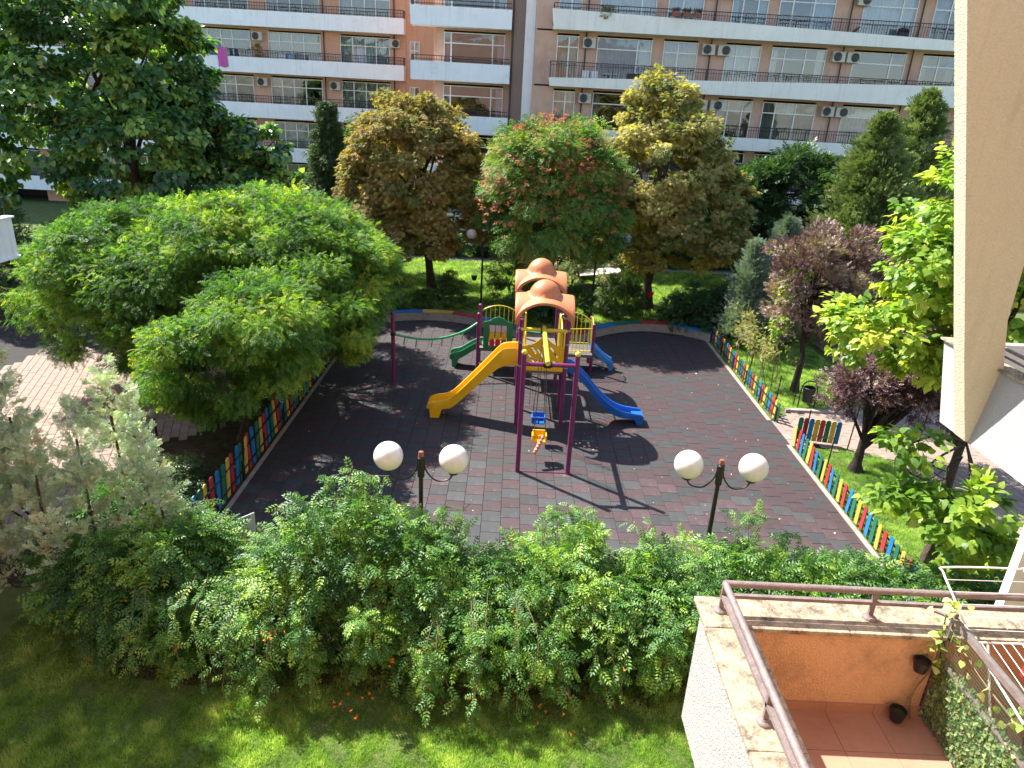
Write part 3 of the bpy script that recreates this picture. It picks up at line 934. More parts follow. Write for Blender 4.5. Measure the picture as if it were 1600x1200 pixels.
# satellite dish and grill on the balconies
t = thing('satellite_dish', 'small white satellite dish on the left balcony by the air conditioner', 'satellite dish', (-10.8, 62.9, 12.7))
MB().lathe((-10.8, 62.9, 12.9), [(0, 0), (.2, .03), (.38, .12), (.38, .14), (0, .04)], 16).build('dish', 'upvc', t).rotation_euler = (0, 0, 0)
MB().tube([(-10.8, 62.9, 12.4), (-10.8, 62.9, 12.95)], .03, 6).build('stand', 'steel', t)
t = thing('barbecue_grill', 'round-topped dark barbecue under its cover on the upper right balcony', 'grill', (24.8, 51.5, ZB[5] + .2))
z0 = ZB[5] + .2
MB().box((24.4, 51.3, z0), (25.1, 51.7, z0 + .85)).build('cover', 'black', t, bevel=.08)
MB().lathe((24.75, 51.5, z0 + .85), [(.35, 0), (.3, .15), (0, .22)], 14).build('lid', 'black', t)
t = thing('sun_lounger', 'grey folding lounger on the upper balcony in front of the big window', 'lounger', (20.6, 51.4, z0))
MB().box((19.6, 51.2, z0 + .3), (21.2, 51.7, z0 + .36)).build('seat', 'deck', t)
MB().add([(21.2, 51.2, z0 + .33), (21.2, 51.7, z0 + .33), (21.75, 51.7, z0 + .95), (21.75, 51.2, z0 + .95), (21.26, 51.2, z0 + .28), (21.26, 51.7, z0 + .28), (21.8, 51.7, z0 + .9), (21.8, 51.2, z0 + .9)], [(0, 1, 2, 3), (7, 6, 5, 4), (0, 3, 7, 4), (1, 5, 6, 2), (3, 2, 6, 7)]).build('backrest', 'deck', t)
for x in (19.7, 21.1):
    MB().box((x - .03, 51.22, z0), (x + .03, 51.68, z0 + .3)).build('leg', 'black', t)

# ================================================================== LEFT WING of our own building
lw = thing('neighbour_wing', 'white balcony corner of the neighbouring wing at the left edge', 'building', (-17, 12, 0))
MB().box((-30, -3, -.1), (-15.3, 17, 10)).build('wall', 'pink', lw)
for z, ye in ((5.33, 20), (8.3, 16.9)):
    MB().box((-14.21, -2, z), (-14.05, ye, z + 1.05)).box((-18, ye - .15, z + .003), (-14.21, ye - .003, z + 1.047)).box((-18, -2, z + .01), (-14.21, ye - .15, z + .16)).box((-14.25, -2, z + 1.05), (-13.99, ye + .05, z + 1.10)).box((-14.23, -2, z - .05), (-14.0, ye + .03, z - .001)).build('balcony_parapet', 'offwhite', lw)
    mb = MB().tube([(-14.13, -2, z + 1.6), (-14.13, ye - .1, z + 1.6), (-17.8, ye - .1, z + 1.6)], .03, 6)
    for i in range(30):
        mb.tube([(-14.13, ye - .1 - i * .25, z + 1.1), (-14.13, ye - .1 - i * .25, z + 1.6)], .012, 5)
    mb.build('railing', 'brownmetal', lw)
    MB().box((-14.45, ye - .5, z + 1.1), (-14.3, ye - .3, z + 2.7)).build('post', 'offwhite', lw)

# ================================================================== OWN BUILDING (balcony below, wing at right)
own = thing('our_building', 'beige building wing with stucco fin and low white balcony, right edge', 'building', (5, 1, 0))
MB().box((-16.6, -1.2, -.1), (3.5, -.7, 18)).build('wall', 'pink', own)
MB().box((3.5, -1.2, -.1), (9.2, 3.32, 18)).build('wall', 'stucco_o', own)
MB().box((9.4, -1.2, -.1), (14, 10.9, 18)).build('wall', 'stucco_w', own)
# parapet of the balcony below: leaning outer skin, stone coping, orange inside
zc, zb0, zf = 6.5, 5.28, 5.70
mb = MB()
def pr(a, b, c, d, z0, z1, mb, off=(0, 0, 0, 0)):
    mb.add([(a[0], a[1], z0), (b[0], b[1], z0), (c[0], c[1], z0), (d[0], d[1], z0), (a[0] + off[0], a[1] + off[1], z1), (b[0] + off[0], b[1] + off[1], z1), (c[0], c[1], z1), (d[0], d[1], z1)],
           [(3, 2, 1, 0), (4, 5, 6, 7), (0, 1, 5, 4), (1, 2, 6, 5), (2, 3, 7, 6), (3, 0, 4, 7)])
mb.box((1.66, -.65, zb0), (1.86, 4.60, zc - .04)); mb.box((1.86, 4.40, zb0), (9.0, 4.60, zc - .042))
mb.build('balcony_parapet', 'stucco_w', own)
mb = MB().box((1.862, 4.335, zf), (3.44, 4.398, zc - .045)); mb.box((1.862, -.6, zf), (1.92, 4.335, zc - .045))
mb.build('inner_wall', 'stucco_o', own)
MB().box((3.50, 4.335, zf), (9.0, 4.398, zc - .045)).build('inner_wall', 'terra', own)
MB().box((1.89, -.65, zb0 + .01), (9.0, 4.39, zf - .02)).build('balcony_slab', 'stucco_w', own)
# coping stones
xs = [1.6, 2.72, 4.0, 5.3, 6.6, 9.0]
for a, b in zip(xs, xs[1:]):
    MB().box((a if a > 1.6 else 1.605, 4.30, zc - .04), (b - .004, 4.66, zc)).build('coping_stone', 'coping', own, bevel=.008)
ys = [-.65, .8, 2.1, 3.2, 4.296]
for a, b in zip(ys, ys[1:]):
    MB().box((1.60, a, zc - .04), (1.97, b - .003, zc - .001)).build('coping_stone', 'coping', own, bevel=.008)
# terracotta floor tiles
for i in range(4):
    for j in range(8):
        x = 1.925 + i * .385; y = 4.33 - (j + 1) * .385
        MB().box((x, y, zf - .02), (x + .381, y + .381, zf)).build('floor_tile', 'terra', own)
for i in range(4):
    MB().box((1.925 + i * .385, 4.318, zf), (1.925 + i * .385 + .381, 4.335, zf + .085)).build('skirting_tile', 'terra', own)
MB().box((3.50, .0, zf - .02), (9.0, 4.33, zf)).build('balcony_floor', 'terra', own)
# railing
rail = thing('balcony_railing', 'mauve painted metal railing on the stained coping of the balcony below', 'railing', (1.78, 4.5, zc))
zt = 6.755
MB().tube([(1.77, -.6, zt), (1.77, 4.49, zt)], .027, 12).tube([(1.755, 4.49, zt), (8.8, 4.49, zt)], .027, 12).build('handrail', 'railpaint', rail, smooth=True)
MB().box((1.752, -.6, zt - .125), (1.788, 4.47, zt - .095)).box((1.79, 4.474, zt - .125), (8.8, 4.506, zt - .096)).build('lower_rail', 'railpaint', rail)
for x, y in [(1.77, 4.49), (2.94, 4.49), (4.2, 4.49), (1.77, 3.42), (1.77, 2.3), (1.77, 1.2), (5.5, 4.49)]:
    p = MB().box((x - .018, y - .012, zc + .02), (x + .018, y + .012, zt - .02)).build('post', 'railpaint', rail)
    MB().lathe((x, y, zc), [(0, .035), (.022, .035), (.03, .022), (.045, .018), (.055, .004), (.055, 0)], 14).build('base_flange', 'railpaint', p, smooth=True)
# divider screen: frame bars, mesh with climbing leaves
div = thing('divider_screen', 'metal divider with green leafy netting between the two balconies', 'screen', (3.46, 3.9, zf))
for z, w in ((6.66, .022), (6.30, .018), (5.74, .016)):
    MB().box((3.465 - w, 3.33, z - w), (3.465 + w, 4.34, z + w)).build('rail', 'railpaint', div)
MB().box((3.45, 4.30, zf), (3.48, 4.33, 6.72)).build('post', 'railpaint', div)
MB().tube([(3.465, 4.33, 6.66), (3.30, 4.46, 6.66)], .016, 6).build('brace', 'railpaint', div)
mb = MB()
for i in range(40):
    y = 3.34 + i * .025
    mb.tube([(3.448, y, zf + .03), (3.448, y, 6.64)], .0016, 3, cap=False)
for i in range(42):
    z = zf + .03 + i * .0245
    mb.tube([(3.448, 3.34, z), (3.448, 4.3, z)], .0016, 3, cap=False)
net = mb.build('netting', pmat('green_wire', (.05, .13, .08), .6), div); net['kind'] = 'stuff'
n = 3600
PP = np.stack([3.462 + R.normal(size=n) * .012, R.uniform(3.35, 4.3, n), R.uniform(zf + .02, 6.34, n)], 1)
FL = leafmat('ivy_screen', [(.04, .08, .03), (.12, .19, .07), (.24, .32, .13), (.20, .10, .06)], .4)
spray('artificial_leaves', HR6, PP, R.normal(size=(n, 3)), np.array([[-1., 0, .3]]) + R.normal(size=(n, 3)) * .4, R.uniform(.018, .034, n), np.clip(R.normal(.45, .22, n), 0, 1), FL, div, 'stuff')
vine = thing('climbing_vine', 'pale green vine with round leaves climbing the divider screen', 'vine', (3.4, 4.3, zf))
VM = leafmat('vine_leaf', [(.12, .20, .04), (.30, .38, .10), (.5, .5, .25)], .4)
MB().tube(crom([(3.36, 4.28, zf), (3.33, 4.3, 5.95), (3.40, 4.27, 6.3), (3.38, 4.3, 6.72)], 5), .006, 5).tube(crom([(3.44, 4.3, 6.6), (3.44, 3.9, 6.52), (3.45, 3.5, 6.5)], 5), .005, 5).build('stem', 'stem', vine)
n = 62
PP = np.concatenate([np.stack([R.normal(3.38, .04, 40), R.normal(4.28, .04, 40), R.uniform(6.2, 6.85, 40)], 1), np.stack([R.normal(3.44, .03, n - 40), R.uniform(3.4, 4.2, n - 40), R.normal(6.52, .06, n - 40)], 1)])
spray('leaves', HRT, PP, R.normal(size=(n, 3)) + [-.5, 0, -.3], R.normal(size=(n, 3)) * .4 + [-.3, 0, 1], R.uniform(.04, .066, n), R.random(n), VM, vine, 'stuff')
for i, (x, y, z) in enumerate([(3.30, 4.27, 6.27), (3.22, 4.24, 5.80)]):
    t = thing('wall_planter', ['upper dark round planter fixed to the orange wall by the divider', 'lower dark round planter on the wall beside the divider foot'][i], 'planter', (x, y, z))
    MB().lathe((x, y, z), [(0, -.07), (.045, -.07), (.065, .03), (.055, .03), (.045, -.05), (0, -.05)], 16).build('pot', 'black', t, smooth=True)
    MB().lathe((x, y, z), [(0, .0), (.052, .0)], 12).build('soil', 'soil', t)
# drying rack on the neighbouring balcony
rack = thing('drying_rack', 'white folding wire clothes rack standing on the neighbouring balcony', 'clothes rack', (4.1, 4.0, zf))
zr = 6.62
def frame_pts(a, b, c, d, r=.06):
    return [a, b, c, d]
MB().tube(crom([(3.42, 3.42, zr - .04), (3.50, 4.12, zr)], 4) , .008, 8).tube([(3.50, 4.12, zr), (4.55, 4.14, zr)], .008, 8).tube([(4.55, 4.14, zr), (4.5, 3.4, zr - .04)], .008, 8).build('lower_frame', 'whitewire', rack, smooth=True)
mb = MB()
wing_pts = [(3.50, 4.12, zr), (3.47, 4.40, 6.80), (3.455, 4.56, 6.90), (3.49, 4.60, 6.925), (4.05, 4.62, 6.925), (4.12, 4.58, 6.90), (4.22, 4.12, zr)]
mb.tube(crom(wing_pts, 5), .008, 8); mb.build('upper_wing', 'whitewire', rack, smooth=True)
for i in range(5):
    f = .18 + .18 * i
    a = Vector((3.50, 4.12, zr)).lerp(Vector((3.455, 4.56, 6.9)), f); b = Vector((4.22, 4.12, zr)).lerp(Vector((4.12, 4.58, 6.9)), f)
    MB().tube([a, b], .003, 5).build('wire', 'whitewire', rack)
for i in range(13):
    x = 3.56 + i * .075
    MB().tube([(x, 4.12, zr + .004), (x - .06, 3.42, zr - .036)], .003, 5).build('wire', 'whitewire', rack)
for x in (3.6, 4.4):
    MB().tube([(x, 4.1, zr), (x, 3.6, zf)], .008, 6).tube([(x, 3.5, zr - .04), (x, 4.1, zf)], .008, 6).build('leg', 'whitewire', rack)
tag(MB().box((3.70, 3.83, zr - .05), (3.712, 3.85, zr + .03)).box((3.694, 3.84, zr - .05), (3.706, 3.87, zr + .025)).build('clothes_peg', 'red'), 'red clothes peg clipped on a wire of the drying rack', 'clothes peg')
# dark bag on the neighbour balcony
t = MB(); t.ball((4.15, 3.9, zf + .2), .16, 14, 8, sz=1.25)
tag(t.build('bag', 'black', smooth=True), 'black bag lying on the neighbouring balcony under the rack', 'bag')
# ---- wing: parapet facing the garden, coping, fin
mb = MB()
def prism_x(pts, y0, y1, mi=0):
    n = len(pts)
    vs = [(x, y0, z) for x, z in pts] + [(x, y1, z) for x, z in pts]
    return vs, [tuple(range(n))[::1], tuple(range(2 * n - 1, n - 1, -1))] + [(i, i + n, (i + 1) % n + n, (i + 1) % n) for i in range(n)]
mb.add([(7.86, 3.5, 5.15), (8.0, 3.5, 5.15), (8.22, 3.5, 6.46), (8.02, 3.5, 6.46), (7.86, 11.66, 5.15), (8.0, 11.66, 5.15), (8.22, 12.44, 6.46), (8.02, 12.44, 6.46)], [(0, 1, 2, 3), (7, 6, 5, 4), (0, 4, 5, 1), (1, 5, 6, 2), (2, 6, 7, 3), (3, 7, 4, 0)])
mb.add([(8.0, 11.5, 5.16), (14, 11.5, 5.16), (14, 11.66, 5.16), (8.0, 11.66, 5.16), (8.2, 12.28, 6.459), (14, 12.28, 6.459), (14, 12.44, 6.459), (8.2, 12.44, 6.459)], [(3, 2, 1, 0), (4, 5, 6, 7), (0, 1, 5, 4), (1, 2, 6, 5), (2, 3, 7, 6), (3, 0, 4, 7)])
mb.box((8.02, 3.5, 5.17), (9.39, 11.6, 5.4))
mb.build('balcony_parapet', 'stucco_w', own)
ys = [3.5, 5, 6.5, 8, 9.6, 11.1, 12.48]
for a, b in zip(ys, ys[1:]):
    MB().box((7.96, a, 6.46), (8.28, b - .004, 6.5)).build('coping_stone', 'coping', own, bevel=.008)
MB().box((8.25, 3.5, 5.4), (9.39, 11.44, 5.42)).build('balcony_floor', 'terra', own)
MB().tube([(8.12, 3.5, 6.78), (8.12, 11.0, 6.78)], .03, 10).tube([(8.12, 3.5, 6.66), (8.12, 11.0, 6.66)], .02, 8).build('handrail', 'railpaint', own, smooth=True)
for y in (4.5, 6, 7.5, 9, 10.4):
    MB().box((8.1, y - .015, 6.5), (8.14, y + .015, 6.76)).build('rail_post', 'railpaint', own)
fin = [(7.80, 5.18), (7.95, 5.18), (8.06, 6.46), (7.87, 7.3), (7.82, 9.0), (7.80, 16), (4.75, 16), (5.95, 11.68), (7.37, 6.64)]
v, f = prism_x(fin, 10.8, 11.1)

MB().add(v, f).build('fin', 'stucco_b', own)
v, f = prism_x([(7.86, 8.15), (8.0, 8.15), (8.22, 9.46), (8.02, 9.46)], 3.5, 11.39)
MB().box((8.3, 3.5, 12.9), (14, 11.6, 13.1)).build('balcony_slab', 'stucco_w', own)
# white parapet of a lower side balcony with its dried plant
MB().box((6.90, 7.86, 3.6), (9.38, 8.0, 5.55)).build('side_panel', 'upvc', own)
t = thing('dried_plant', 'dark dried pods on a stalk against the white panel, right edge', 'plant', (7.2, 7.78, 4.6))
mb = MB(); MB().tube([(7.22, 7.8, 4.2), (7.2, 7.78, 4.95)], .008, 5).build('stalk', 'bark', t)
for i in range(22):
    p = (7.2 + random.gauss(0, .07), 7.78 + random.gauss(0, .02), 4.72 + i * .012 + random.gauss(0, .02))
    mb.ball(p, .026, 8, 5)
mb.build('pods', 'bark_dark', t, smooth=True)

# ================================================================== PICKET FENCES
def picket_mesh(name, h, w=.158, d=.026):
    pr_ = [(-w / 2, 0), (w / 2, 0), (w / 2, h - .05), (w * .3, h - .012), (0, h), (-w * .3, h - .012), (-w / 2, h - .05)]
    n = len(pr_)
    vs = [(x, -d / 2, z) for x, z in pr_] + [(x, d / 2, z) for x, z in pr_]
    me = bpy.data.meshes.new(name)
    me.from_pydata(vs, [], [tuple(range(n))] + [tuple(range(2 * n - 1, n - 1, -1))] + [(i + n, (i + 1) % n + n, (i + 1) % n, i) for i in range(n)])
    return me
FC = ['f_yellow', 'f_red', 'f_blue', 'f_green']
PM = []
for c in FC:
    me = picket_mesh('picket', .70); me.materials.append(MAT[c]); PM.append(me)
PT = []
for c in FC:
    me = picket_mesh('picket', 1.12, .185, .03); me.materials.append(MAT[c]); PT.append(me)
def fence(a, b, pitch, label, start=0, side=1, back=True, PM=PM, zr=(.22, .56)):
    a, b = Vector(a), Vector(b)
    t = thing('picket_fence', label, 'fence', (a.x, a.y, 0))
    d = (b - a); L = d.length; d.normalize()
    ang = math.atan2(d.y, d.x)
    nv = Vector((-d.y, d.x)) * side
    n = int(L / pitch)
    inv = Matrix.Translation(-t.location)
    for i in range(n + 1):
        for bk in (0,):
            s_ = (i + .5 * bk) * pitch
            if s_ > L:
                continue
            p = a + d * s_ + nv * (-.04 + .08 * bk)
            o = bpy.data.objects.new('picket', PM[(i + start + 2 * bk) % 4]); COL.objects.link(o); o.parent = t; o.matrix_parent_inverse = inv
            o.location = (p.x, p.y, .05 + random.uniform(-.015, .02)); o.rotation_euler = (random.gauss(0, .03), random.gauss(0, .02), ang + random.gauss(0, .04))
    for z in zr:
        q0, q1 = a, b
        c = (a + b) / 2
        MB().obox((c.x, c.y, z), (L, .03, .035), ang).build('rail', 'black', t)
    k = int(L / 1.7)
    for i in range(k + 1):
        p = a + d * (L * i / max(k, 1))
        MB().obox((p.x, p.y, .3), (.035, .035, .6), ang).build('post', 'black', t)
    return t
fence((9.66, 21.0), (9.66, 12.7), .288, 'multicoloured picket fence on the right of the playground, near stretch up to the gate', 0, 1)
fence((9.66, 23.0), (9.66, 32.0), .288, 'multicoloured picket fence on the right of the playground, far stretch beyond the gate opening', 3, 1)
fence((-7.08, 13.6), (-7.08, 31.4), .325, 'multicoloured picket fence on the left edge of the playground, partly under the round tree', 0, -1, PM=PT, zr=(.3, .85))
gate = thing('gate', 'open wooden picket gate of dark coloured boards beside the right fence gap', 'gate', (10.0, 21.25, 0))
inv = Matrix.Translation(-gate.location)
gm = []
for c in [3, 1, 2, 0, 1, 3, 0, 2]:
    me = picket_mesh('board', .80, .15); me.materials.append(MAT[FC[c]]); gm.append(me)
for i, me in enumerate(gm):
    o = bpy.data.objects.new('board', me); COL.objects.link(o); o.parent = gate; o.matrix_parent_inverse = inv
    o.location = (9.92 + i * .168, 21.50 - i * .035, .08); o.rotation_euler = (0, 0, -.2)
for z in (.25, .7):
    MB().obox((10.5, 21.42, z), (1.3, .03, .04), -.2).build('rail', 'black', gate)
# black support poles for climbing plants, with loose wires
poles = [((10.15, 19.6), 1.25, (.12, .08), 'beside the plum trunk nearest to the fence'), ((10.35, 16.9), 1.25, (.14, .05), 'in the middle of the near grass strip'), ((11.2, 14.6), .9, (.12, .02), 'in the grass near the hedge'),
         ((9.95, 27.2), 1.4, (.2, -.05), 'behind the far fence below the dry creeper'), ((10.1, 24.3), 1.3, (.08, .02), 'at the end of the far fence'), ((10.9, 24.6), 1.9, (.18, .0), 'beside the litter bin'),
         ((11.4, 21.0), 1.6, (.22, .1), 'on the path edge behind the gate'), ((13.6, 20.9), 1.7, (.2, .1), 'right of the forked plum trunk'), ((10.1, 21.4), 1.2, (.04, 0), 'behind the picket gate')]
for (x, y), h, (lx, ly), w in poles:
    t = thing('support_pole', 'thin dark metal pole with loose wire, ' + w, 'pole', (x, y, 0), 'thin dark poles for climbers')
    MB().tube([(x, y, -.1), (x + lx * .4, y + ly * .4, h)], .022, 7).build('pole', 'black', t)
    MB().tube(crom([(x + lx * .38, y, h * .97), (x - .3, y + .35, h * .6), (x - .2, y + .9, .1)], 5), .005, 4).build('wire', 'steel', t)
t = thing('litter_bin', 'dark litter bin on an arched tube stand beyond the gate', 'litter bin', (11.35, 24.5, 0))
MB().lathe((11.35, 24.5, .25), [(0, 0), (.19, 0), (.23, .55), (.2, .57), (.17, .05), (0, .05)], 18).build('bucket', 'black', t, smooth=True)
MB().tube(crom([(11.05, 24.5, 0), (11.05, 24.5, .7), (11.15, 24.5, 1.0), (11.35, 24.5, 1.06), (11.55, 24.5, 1.0), (11.65, 24.5, .7), (11.65, 24.5, 0)], 4), .025, 7).build('stand', 'black', t, smooth=True)

# ================================================================== SCALLOPED LOW WALL
wl = thing('low_wall', 'low curved concrete wall with red, blue, green and yellow painted seat tops behind the playground', 'low wall', (1, 31.5, 0))
CC = ['f_green', 'f_blue', 'f_yellow', 'f_red', 'f_blue', 'f_green', 'f_red', 'f_blue', 'f_green', 'f_red', 'f_blue']
pts = []
for (a, b) in zip(EDGE, EDGE[1:]):
    for q in range(2):
        pts.append((a[0] + (b[0] - a[0]) * q / 2, a[1] + (b[1] - a[1]) * q / 2))
pts.append(EDGE[-1])
def off(i, w):
    a = Vector(pts[max(i - 1, 0)]); b = Vector(pts[min(i + 1, len(pts) - 1)])
    t = (b - a).normalized()
    return (pts[i][0] - t.y * w, pts[i][1] + t.x * w)
seg = 3
ci = 0
for s0 in range(0, len(pts) - 1, seg):
    s1 = min(s0 + seg, len(pts) - 1)
    mb = MB(); cp = MB()
    for (m, w0, w1, z0, z1) in ((mb, 0, .34, -.05, .40), (cp, -.03, .37, .402, .45)):
        vs = []
        for i in range(s0, s1 + 1):
            for w, z in ((w0, z0), (w1, z0), (w1, z1), (w0, z1)):
                x, y = off(i, w); vs.append((x, y, z))
        fs = []
        for i in range(s1 - s0):
            for k in range(4):
                k2 = (k + 1) % 4
                fs.append((i * 4 + k, i * 4 + k2, i * 4 + 4 + k2, i * 4 + 4 + k))
        fs += [(3, 2, 1, 0), tuple((s1 - s0) * 4 + q for q in range(4))]
        m.add(vs, fs)
    mb.build('wall_panel', 'concrete', wl); cp.build('seat_board', CC[(s0 // seg * 7) % len(CC)] if False else CC[(s0 // (seg * 2)) % len(CC)], wl)

# ================================================================== PLAY STRUCTURE
pg = thing('play_structure', 'purple posted play tower with orange roofs, slides, swings and hanging beam', 'play structure', (1.2, 23, 0))
def post(x, y, h, r=.068, cap=None, z0=-.02, x1=None, y1=None):
    p = MB().tube([(x, y, z0), (x if x1 is None else x1, y if y1 is None else y1, h)], r, 16).build('post', 'purple', pg, smooth=True)
    if cap:
        MB().ball((x, y, h - .01), r * 1.18, 14, 8, sz=1.0).build('cap', cap, p, smooth=True)
    return p
X0, X1, Y0, Y1 = .44, 1.94, 21.65, 23.05
A0, A1, B0, B1 = .42, 1.92, 25.3, 26.75
for x in (X0, X1):
    for y in (Y0, Y1):
        post(x, y, 3.72)
for x in (A0, A1):
    for y in (B0, B1):
        post(x, y, 3.72)
post(-1.13, 26.4, 2.42, cap='purple'); post(-1.13, 27.7, 2.42, cap='purple'); post(3.46, 27.1, 2.0, cap='purple'); post(3.46, 28.2, 2.0, cap='purple')
post(-4.21, 24.88, 2.74, .075, cap='purple')
MB().lathe((-4.21, 24.88, 1.88), [(.08, 0), (.1, 0), (.1, .12), (.08, .12)], 16).build('clamp', 'black', pg)
for x, y in [(X0, Y0), (X1, Y0), (A0, B0), (A1, B0), (X0, Y1), (X1, Y1)]:
    for z in (2.15, 2.95, 3.42):
        MB().lathe((x, y, z), [(.068, -.03), (.082, -.03), (.082, .03), (.068, .03)], 16).build('clamp', 'steel', pg)
# platforms
def deck(x0, x1, y0, y1, z):
    d = MB().box((x0, y0, z - .05), (x1, y1, z)).box((x0, y0, z - .12), (x1, y0 + .05, z - .051)).box((x0, y1 - .05, z - .12), (x1, y1, z - .051)).build('platform', 'deck', pg)
deck(X0 + .03, X1 - .03, Y0 + .03, Y1 - .03, 2.02)
deck(A0 + .03, A1 - .03, B0 + .03, B1 - .03, 1.5)
deck(-1.1, .38, 26.5, 27.7, 1.02)
deck(1.98, 3.44, 26.75, 28.15, .86)
deck(X0 + .2, X1 - .2, Y1, B0, 1.72)
# roofs: crossed vaults with a dome
def roof(cx_, cy_, zb, Rr, label=None):
    n = 56; V = []; F = []
    us = [-1 + 2 * i / n for i in range(n + 1)]
    def hz(x, y):
        a = math.sqrt(max(0, 1 - x * x)); b = math.sqrt(max(0, 1 - y * y))
        z = Rr * max(a, b) * .82 + .05 * min(a, b)
        d2 = (x * x + y * y) * Rr * Rr
        rd = .50
        if d2 < rd * rd:
            z = max(z, Rr * .72 + .60 * math.sqrt(1 - d2 / rd / rd))
        return z
    for u in us:
        for v in us:
            x = math.sin(u * math.pi / 2); y = math.sin(v * math.pi / 2)
            V.append((cx_ + x * Rr * 1.03, cy_ + y * Rr * 1.03, zb + hz(x, y)))
    for i in range(n):
        for j in range(n):
            F.append((i * (n + 1) + j, (i + 1) * (n + 1) + j, (i + 1) * (n + 1) + j + 1, i * (n + 1) + j + 1))
    o = MB().add(V, F).build('roof', 'orange', pg, smooth=False)
    o.data.polygons.foreach_set('use_smooth', [True] * len(o.data.polygons))
    sd = o.modifiers.new('thick', 'SOLIDIFY'); sd.thickness = .05; sd.offset = 0
    # flat rims round the arches
    for s in (-1, 1):
        m = MB(); vs = []; k = 24
        for i in range(k + 1):
            a = math.pi * i / k
            for rr_ in (1.0, .9):
                for dy in (0, .05):
                    vs.append((cx_ + Rr * 1.03 * rr_ * math.cos(a), cy_ + s * (Rr * 1.03 - dy + .03), zb + Rr * .82 * rr_ * math.sin(a) + .02))
        fs = []
        for i in range(k):
            o4 = i * 4
            for a_, b_ in ((0, 1), (1, 3), (3, 2), (2, 0)):
                fs.append((o4 + a_, o4 + b_, o4 + 4 + b_, o4 + 4 + a_))
        m.add(vs, fs); m.build('rim', 'orange', o, smooth=True)
    return o
roof(1.16, 22.3, 3.60, .90)
roof(1.15, 26.05, 3.52, .90)
# slides
def slide(st, yc, hw, mat, name='slide', wall=.17, k=4, swing=0.):
    P_ = crom([(a, b, c) for a, b, c in st], k)
    V = []; F = []
    wt = .045
    for p in P_:
        x, zt_, zb_ = p
        zi = max(zt_ - wall, zb_ + .03)
        y = yc + swing * (x - st[0][0])
        for dy, z in ((-hw, zb_), (-hw - .02, zt_ - .03), (-hw, zt_), (-hw + wt, zt_ - .01), (-hw + wt + .03, zi), (0, zi - .02), (hw - wt - .03, zi), (hw - wt, zt_ - .01), (hw, zt_), (hw + .02, zt_ - .03), (hw, zb_)):
            V.append((x, y + dy, z))
    m = 11
    for i in range(len(P_) - 1):
        for j in range(m):
            j2 = (j + 1) % m
            F.append((i * m + j, i * m + j2, (i + 1) * m + j2, (i + 1) * m + j))
    F.append(tuple(range(m))); F.append(tuple((len(P_) - 1) * m + q for q in reversed(range(m))))
    mb = MB().add(V, F)
    o = mb.build(name, mat, pg, smooth=True)
    bm_fix(o)
    return o
import bmesh
def bm_fix(o):
    bm = bmesh.new(); bm.from_mesh(o.data); bmesh.ops.recalc_face_normals(bm, faces=bm.faces); bm.to_mesh(o.data); bm.free()
s = slide([(.40, 2.66, 2.04), (.05, 2.64, 2.02), (-.2, 2.54, 1.94), (-.52, 2.18, 1.66), (-1.14, 1.47, 1.03), (-1.70, .87, .47), (-1.98, .70, .36), (-2.3, .63, .33), (-2.52, .54, .34), (-2.60, .42, .36)], 22.2, .33, 'yellow', wall=.2)
MB().add(*prism_x([(-2.48, 0), (-2.18, 0), (-2.06, .42), (-2.5, .42)], 21.87, 22.53)).build('foot', 'yellow', s); bm_fix(bpy.data.objects[-1] if False else s.children[-1])
s = slide([(1.95, 2.18, 1.90), (2.35, 2.02, 1.70), (2.7, 1.70, 1.38), (3.15, 1.18, .88), (3.6, .76, .46), (4.02, .53, .28), (4.4, .46, .24), (4.7, .42, .22), (4.80, .34, .23)], 22.35, .30, 'blue')
MB().add(*prism_x([(4.62, 0), (4.78, 0), (4.80, .34), (4.42, .34)], 22.06, 22.64)).build('foot', 'blue', s); bm_fix(s.children[-1])
s = slide([(-1.0, 1.20, .92), (-1.3, 1.08, .78), (-1.6, .88, .56), (-1.9, .70, .38), (-2.15, .64, .34), (-2.28, .54, .35)], 27.15, .28, 'green')
MB().add(*prism_x([(-2.18, 0), (-2.02, 0), (-1.9, .38), (-2.2, .38)], 26.9, 27.4)).build('foot', 'green', s); bm_fix(s.children[-1])
s = slide([(3.4, 1.15, .84), (3.65, 1.0, .68), (3.95, .72, .44), (4.2, .52, .28), (4.4, .42, .2)], 27.6, .28, 'skyblue')
MB().add(*prism_x([(4.26, 0), (4.4, 0), (4.4, .24), (4.15, .24)], 27.35, 27.85)).build('foot', 'skyblue', s); bm_fix(s.children[-1])
# front yellow panel with slanted slots
def slot(cx_, cy_, l, w, ang, k=6):
    out = []
    for i in range(k + 1):
        a = -math.pi / 2 + math.pi * i / k
        out.append((l / 2 + w / 2 * math.cos(a), w / 2 * math.sin(a)))
    for i in range(k + 1):
        a = math.pi / 2 + math.pi * i / k
        out.append((-l / 2 + w / 2 * math.cos(a), w / 2 * math.sin(a)))
    return [(cx_ + x * math.cos(ang) - y * math.sin(ang), cy_ + x * math.sin(ang) + y * math.cos(ang)) for x, y in out]
W_ = 1.36
outl = [(0, 0), (W_, 0), (W_, .80), (W_ * .92, .86), (W_ * .8, .88), (W_ * .70, .96), (W_ * .6, 1.08), (W_ * .5, 1.13), (W_ * .4, 1.08), (W_ * .3, .96), (W_ * .2, .88), (W_ * .08, .86), (0, .80)]
holes = [slot(.36, .72, .26, .055, -.95), slot(.58, .62, .30, .055, -.95), slot(.30, .42, .26, .055, -.95), slot(.52, .28, .26, .055, -.95), slot(.98, .72, .2, .055, -.95), slot(1.1, .56, .2, .055, -.95), slot(.82, .24, .24, .055, -.95), slot(1.1, .25, .2, .055, -.95), slot(.72, .80, .18, .055, -.95)]
